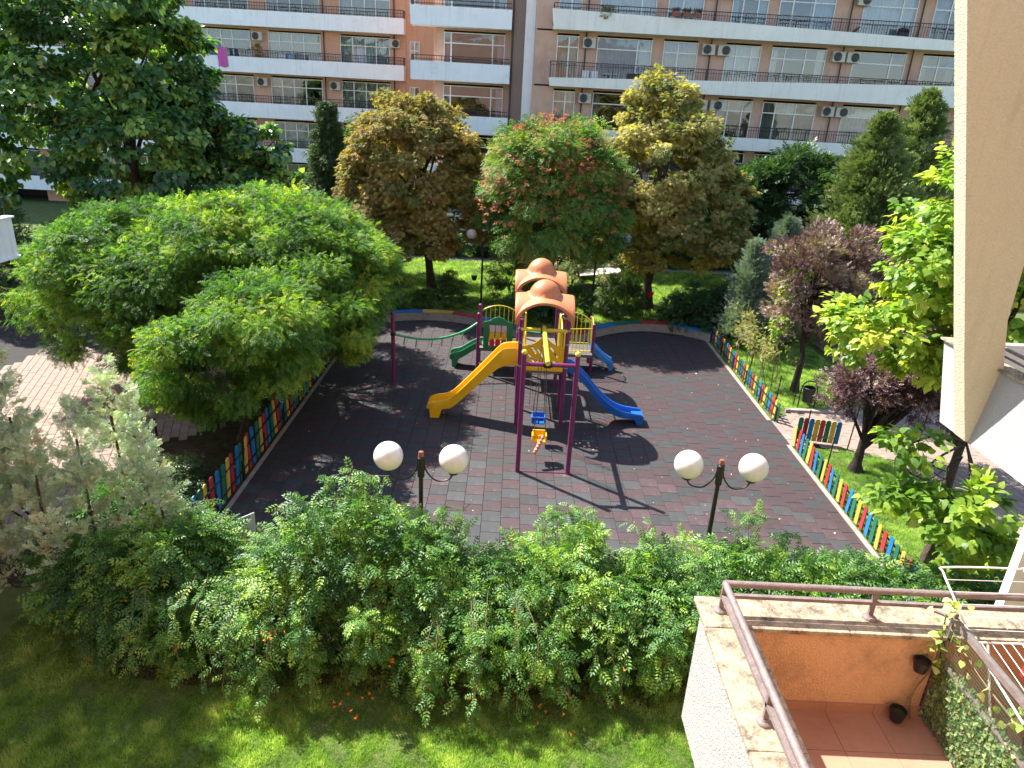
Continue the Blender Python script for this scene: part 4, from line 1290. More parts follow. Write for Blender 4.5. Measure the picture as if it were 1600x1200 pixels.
plate('front_panel', outl, holes, .03, 'yellow', pg, ((X0 + .07, Y0 - .005, 2.0), (1, 0, 0), (0, 0, 1)))
MB().tube([(X0, Y0 - .04, 3.40), (X1 - .02, Y0 - .04, 3.40)], .062, 12).build('crossbar', 'lemon', pg, smooth=True)
# yellow hoops and rails
def hoop(x, y0, y1, z0, z1, r=.028, axis='y'):
    w = (y1 - y0)
    pts_ = [(0, z0), (0, z1 - w * .45)] + [(w / 2 - w / 2 * math.cos(a * math.pi / 8), z1 - w * .45 + w * .45 * math.sin(a * math.pi / 8)) for a in range(1, 8)] + [(w, z1 - w * .45), (w, z0)]
    P_ = [(x, y0 + q, z) for q, z in pts_] if axis == 'y' else [(y0 + q, x, z) for q, z in pts_]
    return MB().tube(P_, r, 8)
for x in (X0 + .16, X1 - .16):
    hoop(x, Y0 + .1, Y0 + .5, 2.02, 3.3).build('hoop', 'lemon', pg, smooth=True)
    hoop(x, Y1 - .1, Y1 + .3, 1.72, 3.5).build('hoop', 'lemon', pg, smooth=True)
def barred(p0, p1, z0, z1, n, mat='lemon', bow=0.):
    p0, p1 = Vector(p0), Vector(p1)
    q = MB()
    for i in range(n + 1):
        a = p0.lerp(p1, i / n)
        MB().tube([(a.x, a.y, z0), (a.x, a.y, z1 + bow * 4 * (i / n) * (1 - i / n))], .014, 6).build('rail_bar', mat, pg)
    tp = [(p0.lerp(p1, i / 10).x, p0.lerp(p1, i / 10).y, z1 + bow * 4 * (i / 10) * (1 - i / 10)) for i in range(11)]
    MB().tube(tp, .022, 8).tube([(p0.x, p0.y, z0), (p1.x, p1.y, z0)], .022, 8).build('guard_rail', mat, pg, smooth=True)
barred((2.02, 26.78), (3.40, 27.1), .92, 1.86, 9)
barred((3.44, 27.12), (3.44, 28.15), .92, 1.86, 7, bow=.3)
barred((X0 + .05, Y1 + .05), (X0 + .05, B0 - .05), 1.78, 2.75, 8, bow=.35)
barred((X1 - .05, Y1 + .05), (X1 - .05, B0 - .05), 1.78, 2.75, 8, bow=.35)
barred((X1, Y0 + .6), (X1, Y1 - .05), 2.05, 3.0, 5)
barred((-1.08, 27.7), (.38, 27.7), 1.05, 2.2, 8, bow=.25)
barred((1.98, 28.15), (3.4, 28.15), .9, 1.9, 8, bow=.3)
# green game panel with turning blocks
gw, gh = 1.14, 1.22
go = [(0, 0), (gw, 0), (gw, 1.1), (gw * .9, 1.14), (gw * .78, 1.17), (gw * .68, 1.27), (gw * .5, 1.34), (gw * .32, 1.27), (gw * .22, 1.17), (gw * .1, 1.14), (0, 1.1)]
hx0, hx1, hz0, hz1 = .22, .92, .14, 1.0
plate('game_panel', go, [[(hx0, hz0), (hx1, hz0), (hx1, hz1), (hx0, hz1)]], .05, 'green', pg, ((-.93, 26.40, 1.02), (1, 0, 0), (0, 0, 1)))
for i in range(3):
    xm = -.93 + hx0 + (hx1 - hx0) * (i + .5) / 3
    MB().tube([(xm, 26.40, 1.02 + hz0), (xm, 26.40, 1.02 + hz1)], .012, 6).build('axle', 'steel', pg)
    for j, c in enumerate(('red', 'yellow', 'pale')):
        za = 1.02 + hz0 + (hz1 - hz0) * j / 3
        MB().obox((xm, 26.40, za + .142), (.19, .19, .275), random.uniform(-.1, .1)).build('block', c, pg, bevel=.015)
# hanging green beam with rings
c = crom([(-4.14, 24.9, 1.92), (-3.7, 25.13, 1.76), (-3.1, 25.4, 1.62), (-2.6, 25.65, 1.60), (-2.1, 25.9, 1.66), (-1.6, 26.15, 1.82), (-1.18, 26.38, 2.06)], 4)
MB().tube(c, .045, 10).build('hanging_beam', 'rope_green', pg, smooth=True)
for f in (.16, .29, .42, .55, .68, .81):
    p = c[int(f * (len(c) - 1))]
    m = MB(); pts_ = []
    for i in range(15):
        a = 2 * math.pi * i / 14
        pts_.append((p.x + .02 * math.sin(a), p.y + .13 * math.cos(a), p.z - .17 + .15 * math.sin(a)))
    m.tube(pts_, .014, 6, cap=False).build('ring', 'rope_green', pg, smooth=True)
# swing frame
post(.50, 18.38, 3.75, .070, cap='lemon'); post(1.98, 18.41, 3.75, .070, cap='lemon')
MB().tube([(.52, 18.38, 3.40), (1.96, 18.41, 3.40)], .062, 12).build('crossbar', 'purple', pg, smooth=True)
MB().tube([(.5, 18.38, .03), (1.98, 18.41, .03)], .02, 8).build('ground_bar', 'purple', pg)
MB().tube([(1.16, 18.30, 3.47), (1.17, 21.68, 3.47)], .072, 12).build('swing_beam', 'lemon', pg, smooth=True)
for x in (1.10, 1.24):
    MB().lathe((x, 18.40, 3.40), [(.062, -.05)] + [(.09, -.05), (.09, .05), (.062, .05)], 14).build('clamp', 'black', pg)
for zz, yy in ((3.40, 21.6), (3.40, 18.42)):
    MB().obox((1.16, yy, zz), (.2, .12, .2)).build('clamp', 'black', pg, bevel=.02)
def swing(name, y, z, mat, label, bar=False):
    t = thing(name, label, 'swing', (1.14, y, z), 'baby swings under the yellow beam')
    x = 1.12
    for w in (-.17, .17):
        m = MB()
        for s_ in (-.13, .13):
            m.tube([(x + w * .3, y + s_ * .2, 3.42), (x + w * .9, y + s_ * .4, z + .75)], .008, 5)
            m.tube([(x + w * .9, y + s_ * .4, z + .75), (x + w, y + s_, z + .22)], .007, 5)
        m.build('chain', 'rope', t)
    # bucket seat: back shell, seat, side lugs
    MB().box((x - .2, y - .16, z - .05), (x + .2, y + .16, z)).build('seat', mat, t, bevel=.02)
    MB().box((x - .2, y + .12, z), (x + .2, y + .17, z + .26)).build('backrest', mat, t, bevel=.02)
    for s_ in (-1, 1):
        MB().box((x + s_ * .2 - .025, y - .16, z), (x + s_ * .2 + .025, y + .118, z + .2)).build('side', mat, t, bevel=.015)
    MB().box((x - .03, y - .2, z), (x + .03, y - .14, z + .22)).build('front_post', mat, t, bevel=.01)
    if bar:
        b = MB().tube([(x - .14, y - .5, z - .22), (x + .12, y - .12, z + .2)], .06, 10).build('safety_bar', pmat('coral', (.75, .16, .06), .5), t, smooth=True)
        m = MB()
        for q in range(5):
            f = .15 + q * .17
            p0 = Vector((x - .14, y - .5, z - .19)).lerp(Vector((x + .12, y - .12, z + .23)), f)
            m.box((p0.x - .03, p0.y - .045, p0.z + .01), (p0.x + .03, p0.y - .01, p0.z + .035))
        m.build('white_mark', 'whitewire', b)
    else:
        MB().tube([(x - .2, y - .2, z + .2), (x + .2, y - .2, z + .2)], .028, 8).build('safety_bar', mat, t)
swing('baby_swing', 19.25, .68, 'yellow', 'yellow bucket swing with a coral red safety bar, the nearer one', True)
swing('baby_swing', 20.45, .74, 'blue', 'blue bucket swing hanging behind the yellow one')
# climbing net between the towers
m = MB()
for i in range(5):
    m.tube([(.65 + i * .27, 23.3, .05), (.65 + i * .27, 23.12, 1.95)], .011, 5)
for j in range(7):
    m.tube([(.6, 23.3 - j * .025, .25 + j * .27), (1.8, 23.3 - j * .025, .25 + j * .27)], .011, 5)
m.build('climbing_net', 'rope', pg)

# ================================================================== LAMPS
def lamp(x, y, zt, rg, span, zg, label, group, tilt=0., globes=(-1, 1), zb=0., gm='globe'):
    t = thing('globe_lamp', label, 'street lamp', (x, y, zb), group)
    MB().tube([(x - tilt, y, zb), (x - tilt * .4, y, zb + 1.2), (x, y, zt)], [.055, .05, .042], 12).build('pole', 'black', t, smooth=True)
    MB().lathe((x, y, zt), [(0, .06), (.045, .05), (.055, 0), (.055, -.05), (.042, -.06)], 12).build('cap', 'rust', t, smooth=True)
    MB().lathe((x, y, zt - .52), [(.045, 0), (.07, .02), (.07, .44), (.045, .46)], 12).build('sleeve', 'black', t)
    for s_ in globes:
        gx = x + s_ * span
        zc_ = zg - rg
        a = MB().tube(crom([(x + s_ * .06, y, zt - .06), (x + s_ * .09, y, zt - .34), (x + s_ * span * .45, y, zc_ - .20), (x + s_ * span * .85, y, zc_ - .17), (gx, y, zc_ - .02)], 5), .017, 8).build('arm', 'black', t, smooth=True)
        MB().lathe((gx, y, zc_), [(.03, -.05), (.09, -.03), (.12, .03), (.1, .04)], 14).build('collar', 'black', a, smooth=True)
        g_ = MB().ball((gx, y, zg), rg, 28, 16).build('globe', gm, t, smooth=True)
    return t
lamp(-1.56, 12.3, 3.64, .29, .64, 3.56, 'two-globe white lamp standing in the hedge in front of the tree shadow', 'two-globe lamps in the hedge')
lamp(4.40, 12.55, 3.66, .29, .65, 3.57, 'two-globe white lamp standing in the hedge in front of the bright tiles', 'two-globe lamps in the hedge', tilt=.0)
lamp(-1.37, 33.7, 3.95, .24, .55, 4.2, 'black pole lamp with dusty globe behind the low wall, left of the orange roofs', 'globe lamps behind the low wall', globes=(-1,), gm='dglobe')
lamp(4.18, 34.7, 3.95, .24, .55, 4.15, 'black pole lamp behind the low wall, right of the orange roofs', 'globe lamps behind the low wall', globes=(1,), gm='dglobe')
t = thing('path_light', 'small round path light on a short black post beside the left pavement', 'path light', (-10.62, 19.55, 0))
MB().tube([(-10.62, 19.55, -.05), (-10.62, 19.55, .62)], .035, 10).build('post', 'black', t)
MB().ball((-10.62, 19.55, .76), .15, 18, 10).build('globe', pmat('dusty_globe', (.3, .28, .25), .4), t, smooth=True)

# playground notice board behind hedge
t = thing('notice_board', 'pale notice board with lines of print, half hidden at the hedge beside the left fence', 'notice board', (-5.55, 13.1, 0))
br = MB().obox((0, 0, 0), (.62, .03, .95)).build('panel', pmat('board_pale', (.55, .56, .52), .5), t, bevel=.012)
pm_ = Matrix.Translation(t.location).inverted()
br.matrix_parent_inverse = Matrix.Identity(4); br.location = (0, 0, .98); br.rotation_euler = (0, 0, rad(50))
m = MB()
for i in range(15):
    z = .42 - i * .055
    if i in (3, 9):
        continue
    m.box((-.25, -.0175, z - .008), (.25 - .18 * random.random(), -.0155, z + .008))
m.build('print', 'black', br)
MB().box((-.2, -.018, .24), (.1, -.0155, .275)).build('red_print', 'red', br); MB().box((-.2, -.018, -.09), (.15, -.0155, -.05)).build('red_print', 'red', br)
MB().tube([(-5.55, 13.13, 0), (-5.55, 13.13, 1.1)], .03, 8).build('post', 'black', t)
# blue crate glimpsed through a gap of the hedge
t = thing('blue_box', 'blue plastic box with white rim glimpsed through a gap in the hedge', 'box', (.75, 10.9, 0))
MB().box((.5, 11.0, .75), (.9, 11.3, 1.0)).build('box', 'skyblue', t, bevel=.02)
MB().box((.48, 10.98, 1.002), (.92, 11.32, 1.03)).build('rim', 'whitewire', t)
# flower pots on hooks over the far lawn
for i, (x, y, w) in enumerate([(-3.35, 36.4, 'red hanging flower pot on a thin hook, left of the left globe lamp'), (-1.9, 36.9, 'dark hanging pot on a thin hook, just left of the pole lamp'), (7.2, 35.3, 'red hanging flower pot on a thin hook beside the right chestnut trunk')]):
    t = thing('hanging_pot', w, 'flower pot', (x, y, 0), 'hanging pots on hooks')
    MB().tube(crom([(x + .9, y, 0), (x + .85, y, .8), (x + .55, y, 1.4), (x + .1, y, 1.75), (x, y, 1.62)], 5), .012, 5).build('hook', 'black', t)
    MB().lathe((x, y, 1.22), [(0, 0), (.1, 0), (.17, .24), (.14, .24), (0, .2)], 14).build('pot', ['red', 'brownmetal', 'red'][i], t, smooth=True)
    MB().tube([(x - .15, y, 1.45), (x, y, 1.65), (x + .15, y, 1.45)], .006, 4).build('wire', 'black', t)
t = thing('garden_swing', 'pale canopied garden swing seat on the far lawn behind the orange roofs', 'garden swing', (4.7, 37.5, 0))
MB().add([(3.7, 37.0, 1.75), (5.9, 37.0, 2.0), (5.9, 38.2, 2.05), (3.7, 38.2, 1.8), (3.7, 37, 1.7), (5.9, 37.0, 1.95), (5.9, 38.2, 2.0), (3.7, 38.2, 1.75)], [(0, 1, 2, 3), (7, 6, 5, 4), (0, 4, 5, 1), (1, 5, 6, 2), (2, 6, 7, 3), (3, 7, 4, 0)]).build('canopy', CURT[1], t)
for x in (3.75, 5.85):
    MB().tube([(x, 36.9, 0), (x, 37.6, 1.8), (x, 38.3, 0)], .03, 6).build('leg', 'steel', t)
MB().box((4.0, 37.3, .5), (5.6, 37.9, .6)).build('seat', 'deck', t); MB().box((4.0, 37.9, .6), (5.6, 37.98, 1.1)).build('backrest', 'deck', t)

# ================================================================== VEGETATION
LM = dict(
    hedge=leafmat('trumpet_vine_leaf', [(.028, .07, .02), (.055, .14, .035), (.11, .225, .045), (.24, .34, .06)], .38, .45, .4, .8, .25),
    locust=leafmat('locust_leaf', [(.028, .07, .018), (.055, .14, .025), (.15, .25, .033), (.36, .38, .05)], .4, .55, .3, .3, .3),
    chest=leafmat('chestnut_leaf', [(.10, .11, .03), (.22, .19, .055), (.27, .165, .065), (.38, .32, .09)], .35, .6, .25, .35, .25),
    chest2=leafmat('chestnut_leaf_b', [(.09, .12, .035), (.22, .22, .07), (.28, .21, .085), (.42, .38, .13)], .35, .6, .25, .35, .25),
    rowan=leafmat('rowan_leaf', [(.045, .09, .025), (.10, .19, .04), (.17, .25, .05), (.34, .24, .06)], .35, .55, .3, .4, .25),
    paul=leafmat('paulownia_leaf', [(.028, .07, .025), (.055, .13, .04), (.11, .20, .055), (.28, .36, .07)], .38, .32, .6, .3, .2),
    spruce=leafmat('spruce_needle', [(.025, .05, .018), (.055, .09, .03), (.11, .15, .05)], .15, .6, .25, .5, .2),
    thuja=leafmat('thuja_leaf', [(.04, .07, .02), (.10, .14, .04), (.20, .23, .09)], .2, .6, .25, .6, .2),
    silver=leafmat('silver_juniper', [(.15, .20, .15), (.32, .40, .30), (.50, .58, .44), (.42, .36, .24)], .2, .65, .2, .9, .25),
    bluej=leafmat('blue_juniper', [(.07, .10, .08), (.15, .20, .16), (.25, .30, .24)], .2, .65, .2, .6, .25),
    plum=leafmat('purple_plum', [(.045, .020, .028), (.11, .05, .065), (.26, .17, .17), (.28, .27, .14)], .25, .4, .45, .7, .3),
    cat=leafmat('catalpa_leaf', [(.07, .14, .022), (.15, .25, .035), (.27, .34, .05), (.40, .40, .08)], .45, .45, .35, .5, .3),
    dark=leafmat('dark_shrub', [(.02, .045, .016), (.04, .085, .025), (.08, .14, .045)], .25, .4, .45, .6, .25),
    rose=leafmat('rose_leaf', [(.03, .06, .02), (.08, .13, .03), (.16, .20, .06)], .3),
    dry=leafmat('dry_creeper', [(.18, .15, .06), (.32, .28, .12), (.25, .30, .08)], .4),
)
MAT['flower'] = leafmat('orange_flower', [(.60, .09, .02), (.80, .18, .03), (.85, .30, .06)], .35)
MAT['berry'] = leafmat('berry_red', [(.34, .07, .04), (.46, .13, .06), (.42, .20, .10)], .1)
MAT['pinkfl'] = leafmat('pink_flower', [(.6, .2, .25), (.75, .4, .4), (.8, .1, .08)], .3)

def tree(name, label, base, lobes, n, T, size, mat, th_, r0, clump, ncl, cat='tree', group=None, bark='bark', limbs=9, top=None, **kw):
    t = thing(name, label, cat, base, group)
    tp = top or (lobes[0][0], lobes[0][1], lobes[0][2] + lobes[0][5] * .3)
    trunk('trunk', base, tp, r0, r0 * .35, auto_limbs(tp, lobes, limbs, r0 * .5), bark, t)
    crown('crown', lobes, n, T, size, mat, t, clump, ncl, **kw)
    return t

# --- left: round-headed locusts
tree('locust_tree', 'large round-headed locust tree with fine green leaves at the left playground edge', (-8.6, 25.2, 0),
     [(-8.3, 25.2, 4.55, 3.4, 3.6, 2.2), (-6.9, 23.8, 4.0, 2.4, 2.8, 2.2), (-10.2, 24.0, 4.2, 2.6, 2.6, 2.3), (-6.3, 26.2, 3.8, 1.9, 2.3, 1.8), (-7.2, 25.5, 3.0, 2.6, 2.6, 1.6), (-7.6, 28.6, 3.6, 2.0, 2.2, 1.7)], 66000, PIN, .205, LM['locust'], 0, .2, .62, 520, stray=.05, jit=.62, droop=.6, upb=.8, zmin=-.6, tones=(.05, .8), limbs=12, inner=.78)
tree('locust_tree', 'dark green locust tree behind the paved corner, leftmost of the round heads', (-13.6, 24.5, 0),
     [(-13.2, 24.6, 4.3, 2.5, 2.5, 1.9), (-14.0, 23.2, 3.6, 2.2, 2.1, 1.9), (-11.6, 22.6, 3.4, 2.0, 2.0, 2.0), (-13.3, 22.8, 2.6, 2.2, 1.8, 1.4), (-11.3, 22.4, 2.2, 1.7, 1.6, 1.3)], 42000, PIN, .205, LM['locust'], 0, .18, .6, 400, stray=.05, jit=.62, droop=.6, upb=.8, zmin=-.55, tones=(.05, .6), limbs=10, inner=.78)
tree('locust_tree', 'smallest locust tree with drooping fronds low over the left picket fence', (-8.0, 19.6, 0),
     [(-7.2, 19.8, 3.5, 1.9, 2.0, 1.7), (-8.4, 18.9, 2.8, 1.6, 1.6, 1.5), (-6.3, 21.6, 3.3, 1.9, 1.8, 1.7), (-7.5, 18.4, 2.7, 1.5, 1.3, 1.3), (-6.9, 18.4, 4.0, 1.5, 1.5, 1.1), (-8.2, 17.6, 3.3, 1.3, 1.2, 1.0)], 40000, PIN, .20, LM['locust'], 0, .13, .5, 260, stray=.05, jit=.62, droop=.85, upb=.7, zmin=-.75, tones=(.15, .65), limbs=9, inner=.72)
# --- chestnuts and rowan behind the playground
tree('chestnut_tree', 'yellow-brown chestnut tree left of the rowan behind the low wall', (-4.2, 37.8, 0),
     [(-5.2, 37.8, 6.8, 3.2, 3.1, 3.1), (-6.6, 37.5, 4.9, 2.3, 2.2, 2.2), (-3.6, 37.4, 5.0, 2.3, 2.2, 2.3), (-5.0, 38, 8.3, 1.9, 1.9, 1.9), (-7.3, 37.6, 6.7, 1.3, 1.3, 1.2), (-3.2, 37.6, 7.2, 1.3, 1.3, 1.4), (-7.4, 37.2, 3.9, 1.2, 1.2, 1.1), (-2.6, 37.2, 4.0, 1.2, 1.2, 1.2), (-5.0, 36.6, 3.4, 2.2, 1.6, 1.2), (-7.9, 37.5, 5.4, 1.1, 1.1, 1.2)], 40000, PAL, .23, LM['chest'], 0, .24, .6, 520, droop=.45, zmin=-.8, tones=(.1, .9), limbs=14, inner=.7)
tree('chestnut_tree', 'taller olive-yellow chestnut tree right of the rowan with pointed top', (7.55, 37.5, 0),
     [(7.4, 37.5, 7.2, 3.2, 3.1, 3.2), (9.4, 37.3, 5.0, 2.7, 2.4, 2.3), (6.0, 37.6, 5.0, 2.2, 2.3, 2.1), (7.0, 37.7, 9.6, 1.5, 1.5, 2.0), (8.9, 37.4, 8.6, 1.4, 1.4, 1.3), (10.7, 37.2, 6.2, 1.2, 1.2, 1.2), (5.1, 37.5, 6.4, 1.2, 1.2, 1.4), (10.9, 37, 3.7, 1.3, 1.2, 1.1), (8.0, 37.3, 10.6, .7, .7, .8), (8.6, 36.6, 3.4, 2.4, 1.6, 1.2)], 41000, PAL, .23, LM['chest2'], 0, .25, .58, 520, droop=.45, zmin=-.8, tones=(.1, .9), limbs=14, inner=.7)
rw = tree('rowan_tree', 'green rowan tree with rusty red berry clusters between the two chestnuts', (2.2, 35.0, 0),
     [(1.62, 34.70, 6.72, 2.48, 2.67, 2.76), (3.30, 34.20, 5.92, 1.76, 1.96, 2.31), (0.24, 34.20, 5.74, 1.68, 1.96, 2.31), (1.62, 33.70, 4.85, 2.08, 1.96, 1.78), (3.76, 34.00, 4.49, 1.28, 1.42, 1.60), (2.68, 34.40, 7.52, 1.44, 1.60, 1.51), (0.54, 34.40, 7.52, 1.28, 1.42, 1.42)], 34000, PIN3, .26, LM['rowan'], 0, .2, .75, 300, droop=.45, zmin=-.8, tones=(.1, .75), limbs=13, inner=.7)
crown('berries', [(1.62, 34.60, 6.81, 2.56, 2.76, 2.85), (3.30, 34.10, 5.92, 1.84, 2.05, 2.40), (0.24, 34.10, 5.83, 1.76, 2.05, 2.40), (2.68, 34.30, 7.52, 1.52, 1.69, 1.60), (0.54, 34.30, 7.52, 1.36, 1.51, 1.51)], 15000, TWG, .10, MAT['berry'], rw, .085, 1500, zmin=-.4, inner=.92)
# --- paulownias at upper left
tree('paulownia_tree', 'tall dark tree with big heart leaves filling the upper left corner', (-18.5, 36, 0),
     [(-20.0, 35.5, 10.0, 4.4, 3.4, 3.8), (-17.2, 36, 11.0, 2.7, 2.8, 2.3), (-22.5, 34, 8.0, 4.0, 3.2, 4.0), (-18, 34.5, 6.8, 3.8, 3.2, 3.0), (-19.5, 34.8, 14.0, 4.2, 3.4, 2.3), (-16.0, 35.5, 9.3, 1.6, 1.6, 1.6)], 33000, HR6, .285, LM['paul'], 0, .34, .62, 620, droop=.8, upb=.8, zmin=-.8, tones=(.05, .9), limbs=24, inner=.6, top=(-19, 36, 12), tvar=.25)
tree('paulownia_tree', 'lower dark tree with drooping heart leaves in front of the left balconies', (-14.0, 36.5, 0),
     [(-14.4, 36, 5.2, 3.4, 2.6, 2.8), (-12.3, 35.8, 4.6, 1.9, 2.0, 2.6), (-14.6, 35.8, 7.6, 1.0, 1.0, 1.7), (-13.3, 36, 7.4, .8, .8, 1.3), (-11.7, 35.9, 7.4, .6, .6, 1.3), (-12.3, 35.6, 3.0, 3.2, 2.2, 2.2), (-15.8, 36, 8.0, 1.2, 1.2, 1.5)], 21000, HR6, .265, LM['paul'], 0, .22, .5, 400, droop=.9, upb=.8, zmin=-.8, tones=(.05, .9), limbs=18, inner=.5, tvar=.25)
# --- spruce: drooping tiers
def conifer(name, label, base, h, rb, n, mat, T=NDL, size=.2, tip=1., taper=1.0, cat='conifer', droop=.25, z0=.4, group=None, bark='bark_dark', rough_=.35, tone=(.2, .8)):
    t = thing(name, label, cat, base, group)
    trunk('trunk', base, (base[0], base[1], base[2] + h * .97), .12 * h / 8, .02, [], bark, t, bend=.04)
    m = int(26 * h)
    zz = z0 + (h - z0) * R.random(m) ** .85
    ang = R.uniform(0, 6.283, m)
    rr = rb * (1 - (zz / h) ** taper) ** .8 * R.uniform(.55, 1.15, m) + .06
    per = n // m
    cz = np.repeat(zz, per); ca = np.repeat(ang, per); cr = np.repeat(rr, per); f = R.random(m * per) ** .6
    rad_ = cr * f
    sp = .10 + .16 * cr * (1 - f * .6)
    P_ = np.stack([base[0] + rad_ * np.cos(ca), base[1] + rad_ * np.sin(ca), base[2] + cz - droop * rad_ * f], 1) + R.normal(size=(m * per, 3)) * sp[:, None] * [1, 1, .7]
    d = np.stack([np.cos(ca), np.sin(ca), np.full(m * per, tip - .3)], 1) + R.normal(size=(m * per, 3)) * rough_
    tn = np.clip(np.repeat(R.uniform(tone[0], tone[1], m), per) + R.normal(size=m * per) * .12, 0, 1)
    spray('crown', T, P_, d, R.normal(size=(m * per, 3)), size * R.uniform(.6, 1.3, m * per), tn, mat, t, 'stuff')
    return t
conifer('spruce_tree', 'slim dark spruce in front of the left balconies beside the yellow-brown chestnut', (-10.6, 42.0, 0), 9.6, 1.75, 22000, LM['spruce'], size=.34, tip=-.3, droop=.6, taper=1.7)
tree('ash_tree', 'small feathery green tree peeping out between the spruce and the chestnut', (-8.6, 44, 0), [(-8.4, 44, 6.2, 1.6, 1.3, 2.4), (-8.8, 44, 4, 1.6, 1.3, 2.0)], 5000, PIN3, .4, LM['rose'], 0, .1, .6, 70, limbs=6)
conifer('thuja_tree', 'tall dense green thuja leaning behind the yellow-green catalpa', (16.0, 33.0, 0), 10.3, 3.3, 38000, LM['thuja'], TWG, size=.21, tip=.9, droop=-.1, taper=1.25)
conifer('thuja_tree', 'second green thuja in front of the pink wall beside the beige fin', (20.8, 39.0, 0), 11.6, 3.6, 28000, LM['thuja'], TWG, size=.25, tip=.9, droop=-.1, taper=1.3)
conifer('thuja_tree', 'shorter thuja between the tall thuja and the beige fin', (18.4, 35.0, 0), 8.6, 2.4, 16000, LM['thuja'], TWG, size=.22, tip=.9, droop=-.1, taper=1.3)
tree('shade_tree', 'dark green broadleaf tree in the shade before the right balconies', (14.2, 44, 0), [(13.6, 44, 4.4, 3.4, 2.2, 3.0), (16.8, 43, 5.2, 2.8, 2.0, 3.0), (19.5, 43, 4.6, 2.6, 2.0, 3.0)], 20000, TWG, .42, LM['dark'], 0, .16, .8, 170, limbs=8)
conifer('blue_juniper', 'blue-green juniper between the right chestnut and the purple plum, left one', (10.9, 31.5, 0), 4.9, 1.35, 9000, LM['bluej'], size=.2, tip=1.1, droop=-.2, taper=1.3)
conifer('blue_juniper', 'blue-green juniper just behind the purple plum crown, right one', (12.4, 32.2, 0), 5.9, 1.7, 11000, LM['bluej'], size=.2, tip=1.1, droop=-.2, taper=1.3)
# --- purple plums
tree('plum_tree', 'purple-leaved plum tree with upright branches in the far grass strip', (11.5, 26.1, 0),
     [(11.5, 26.3, 3.7, 1.8, 1.6, 1.8), (13.0, 26.8, 4.3, 1.6, 1.5, 1.6), (10.9, 26.0, 4.8, 1.1, 1.0, 1.5), (14.3, 27.2, 3.8, 1.5, 1.4, 1.5), (12.2, 26.5, 5.2, 1.2, 1.2, 1.3)], 15500, TWG, .19, LM['plum'], 0, .13, .5, 220, bark='bark_dark', limbs=26, tones=(.15, .8), droop=-.3, upb=.3, inner=.35, tvar=.22)
tree('plum_tree', 'dark purple plum tree with a forked trunk behind the near picket fence', (11.05, 19.6, 0),
     [(11.9, 20.1, 3.0, 1.6, 1.4, 1.1), (13.5, 20.4, 3.1, 1.5, 1.3, 1.1), (10.9, 20.0, 2.6, 1.1, 1.0, 1.0), (12.7, 19.6, 2.4, 1.2, 1.0, .8)], 12500, TWG, .17, LM['plum'], 0, .17, .42, 190, bark='bark_dark', limbs=24, tones=(.05, .55), droop=.1, upb=.4, inner=.3, tvar=.2, top=(11.2, 19.75, 1.5))
# --- catalpa at the right
ct = tree('catalpa_tree', 'bright yellow-green catalpa with large heart leaves beside the beige fin', (10.8, 14.9, 0),
     [(10.2, 15.4, 8.3, 1.7, 1.6, 1.5), (9.2, 15.3, 7.2, 1.1, 1.3, 1.1), (10.8, 15.0, 6.6, 1.5, 1.5, 1.5), (8.4, 15.2, 5.7, 1.25, 1.2, .75), (9.9, 15.0, 5.4, 1.2, 1.0, .8), (11.6, 15, 8.5, 1.6, 1.5, 1.5), (9.6, 15.2, 6.0, 1.2, 1.2, 1.0)], 19000, HRT, .15, LM['cat'], 0, .14, .33, 460, limbs=24, droop=.6, upb=.9, inner=.6, tones=(.15, .9), top=(10.7, 14.9, 6.0))
lowl = [(8.5, 13.4, 3.85, .55, .5, .4), (8.25, 12.9, 2.85, .55, .5, .4), (9.5, 12.4, 2.7, .95, .8, .75), (10.4, 12.9, 1.7, 1.0, .7, .7)]
crown('lower_leaves', lowl, 1500, HRT, .185, LM['cat'], ct, .32, 60, droop=.5, upb=1.0, inner=.4, tones=(.0, .65))
m = MB()
for l in lowl:
    m.tube(crom([(10.6, 14.6, 3.4), ((l[0] + 10.4) / 2, (l[1] + 14.3) / 2, (l[2] + 3.6) / 2 + .2), (l[0], l[1], l[2])], 4), .025, 6)
for i in range(9):
    e = (9.0 + random.uniform(-.8, 1.2), 13.2 + random.uniform(-.5, 1), 2.6 + random.uniform(-.4, 1.4))
    m.tube(crom([(10.4, 14.3, 3.2), (9.8, 13.8, 3.0 + random.uniform(-.3, .3)), e], 4), .012, 5)
m.build('twigs', 'bark', ct)
# --- silver juniper, near left
sj = thing('silver_juniper', 'silvery grey juniper bush with brown inner twigs, near left edge', 'juniper', (-8.6, 12.6, 0))
spec = [(-7.75, 12.7, 2.2, 5.15, .85), (-7.0, 12.2, 1.6, 4.1, .8), (-6.6, 11.9, 1.4, 3.3, .5), (-10.6, 12.6, 2.4, 6.0, .8), (-9.9, 12.0, 1.6, 5.0, .9), (-8.6, 12.8, 2.0, 4.2, .75), (-9.7, 12.6, 1.8, 5.2, .9), (-9.0, 12.0, 1.4, 3.9, .9), (-8.0, 11.9, 1.4, 3.4, .75), (-10.3, 13.0, 1.8, 4.9, .8), (-9.6, 11.4, .8, 3.0, .9), (-7.3, 12.6, 2.0, 4.6, .45), (-8.3, 11.2, .9, 2.7, .7), (-10.4, 12.0, 1.0, 3.8, .9)]
Vp = []; Vd = []; Tn = []
